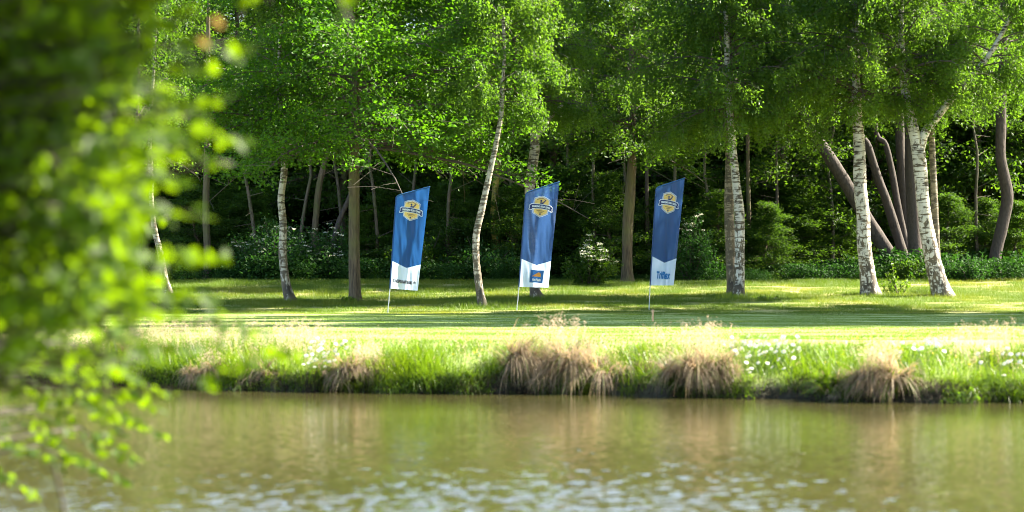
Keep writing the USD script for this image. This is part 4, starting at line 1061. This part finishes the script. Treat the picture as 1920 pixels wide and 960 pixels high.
# the dense inside
for k in range(2100):
    px = r.uniform(-420, 230) if k % 3 else r.uniform(60, 300)
    row = r.uniform(-260, 560) if k % 4 else r.uniform(250, 600)
    edge = np.interp(row, [-260, 100, 300, 450, 540, 600], [310, 310, 270, 270, 230, 60])
    if px > edge:
        continue
    dd = (3.0 + 2.0 * r.uniform() ** 0.8) * K
    tip = P(px, row, dd)
    ln = r.uniform(0.14, 0.32)
    j = tip + unit(np.array([-0.8 + r.normal(0, 0.6), r.normal(0, 0.6), -0.2 + r.normal(0, 0.5)])) * ln
    twig(tip, j, 0.054, 0.0, 0.9, 0.05)
    if k % 4 == 0:
        st = stem_at(np.clip(j[2] - root[2] - 0.1, 0.1, 1.9))
        wood.add(*tube(np.linspace(st - root, j - root, 4), np.linspace(0.006, 0.003, 4), 4, False))
for k in range(5):
    q = np.array([[r.normal(0, 0.03), r.normal(0, 0.03), -0.1], [r.normal(0, 0.15), r.normal(0, 0.1), 0.7], [r.normal(0, 0.3), r.normal(0, 0.2), 1.5], [r.normal(0, 0.4), r.normal(0, 0.25), 2.0]])
    wood.add(*tube(catmull(q, 14), np.linspace(0.018, 0.005, 14), 7, False))
# the upper part of the bush, above the picture, leans out to the light
for k in range(1300):
    row = r.uniform(-700, -120)
    px = 275 + (150 - row) / 0.80 - r.uniform(0, 520)
    tip = P(px, row, (3.2 + 1.5 * r.uniform()) * K)
    j = tip + unit(np.array([-0.8 + r.normal(0, 0.6), r.normal(0, 0.6), -0.2 + r.normal(0, 0.5)])) * r.uniform(0.14, 0.32)
    twig(tip, j, 0.065, 0.0, 0.9, 0.05)
    if k % 8 == 0:
        st = stem_at(1.7)
        wood.add(*tube(catmull([st - root, (st + j) / 2 - root + [0, 0, 0.08], j - root], 7), np.linspace(0.012, 0.003, 7), 4, False))
# a bare reddish shoot at the bottom left
wood.add(*tube(catmull([P(100, 870, 6.8) - root, P(110, 910, 6.8) - root, P(120, 975, 6.8) - root, P(90, 1100, 6.7) - root], 9), 0.006, 6, False))
obj('branches', wood.out(), M['twig'], bush, smooth=True)
lc, la, ls, young = np.vstack(lc), np.vstack(la), np.concatenate(ls), np.concatenate(young)
def big_leaves(c, t, L):
    """Oval pointed leaves with a folded midrib: 12 vertices, 14 triangles each."""
    n = len(c)
    nrm = unit(r.normal(size=(n, 3)) * 0.75 + [0.25, -0.15, 0.8])
    t = unit(t - nrm * (t * nrm).sum(1, keepdims=True)); s = np.cross(nrm, t)
    k = np.array([0, 0.2, 0.45, 0.7, 0.9]); wd = np.array([0.0, 0.24, 0.33, 0.25, 0.10])
    curl = r.uniform(-0.12, 0.22, n)[:, None]
    Lc = L[:, None]
    rows = [c - t * Lc * 0.5]
    for a, b in zip(k[1:], wd[1:]):
        mid = c + t * Lc * (a - 0.5) - nrm * Lc * curl * a * a
        rows += [mid + s * Lc * b + nrm * Lc * b * 0.3, mid, mid - s * Lc * b + nrm * Lc * b * 0.3]
    rows += [c + t * Lc * 0.5 - nrm * Lc * curl]
    v = np.stack(rows, 1)
    f = [[0, 1, 2], [0, 2, 3]]
    for q in range(3):
        a = 1 + 3 * q
        f += [[a, a + 3, a + 4], [a, a + 4, a + 1], [a + 1, a + 4, a + 5], [a + 1, a + 5, a + 2]]
    f += [[10, 13, 11], [11, 13, 12]]
    return v, np.array(f)
# the bush goes on to the left and behind, outside the picture
n = 9000
c = np.stack([r.uniform(-6.5, -1.0, n), r.uniform(0.5, 8.0, n), r.uniform(0.2, 4.2, n)], 1)
q = np.stack(pix(c), 1)
c = c[((q[:, 0] < -120) | (q[:, 1] < -320)) & (c[:, 0] < -1.0 - 0.35 * np.abs(c[:, 2] - 1.5) + 0.25 * (c[:, 2] > 2))]
far_leaves = leaves(c - root, 0.16, r, 0.6, 0.6, 0.3)
V, Ff = big_leaves(lc, la, ls)
px, row, dep = pix(lc)
inside = (px > 0) & (px < 600) & (row > 0) & (row < 960)
score = np.where(inside, px / 300 + ls / dep * 60 - dep * 0.2 + (row > 640) * 0.5, -9)
order = np.argsort(-score)
for k in order[:300]:
    obj('leaf', (V[k] - root, Ff), M['bush_leaf_young'] if young[k] else M['bush_leaf'], bush, smooth=True)
rest = order[300:]
fx, fr, _ = pix(lc[rest])
seen = (fx > -60) & (fx < 700) & (fr > -60) & (fr < 1000)
hid = rest[~seen]
rest = rest[seen]
hidden_leaves = leaves(lc[hid] - root, 0.062, r, 0.66, 0.7, 0.2, la[hid])
n = len(rest)
v = (V[rest] - root).reshape(-1, 3)
f = (np.arange(n)[:, None, None] * V.shape[1] + Ff[None]).reshape(-1, 3)
obj('foliage', MB().add(v, f).add(*hidden_leaves).add(*far_leaves).out(), M['bush_leaf'], bush, kind='stuff')
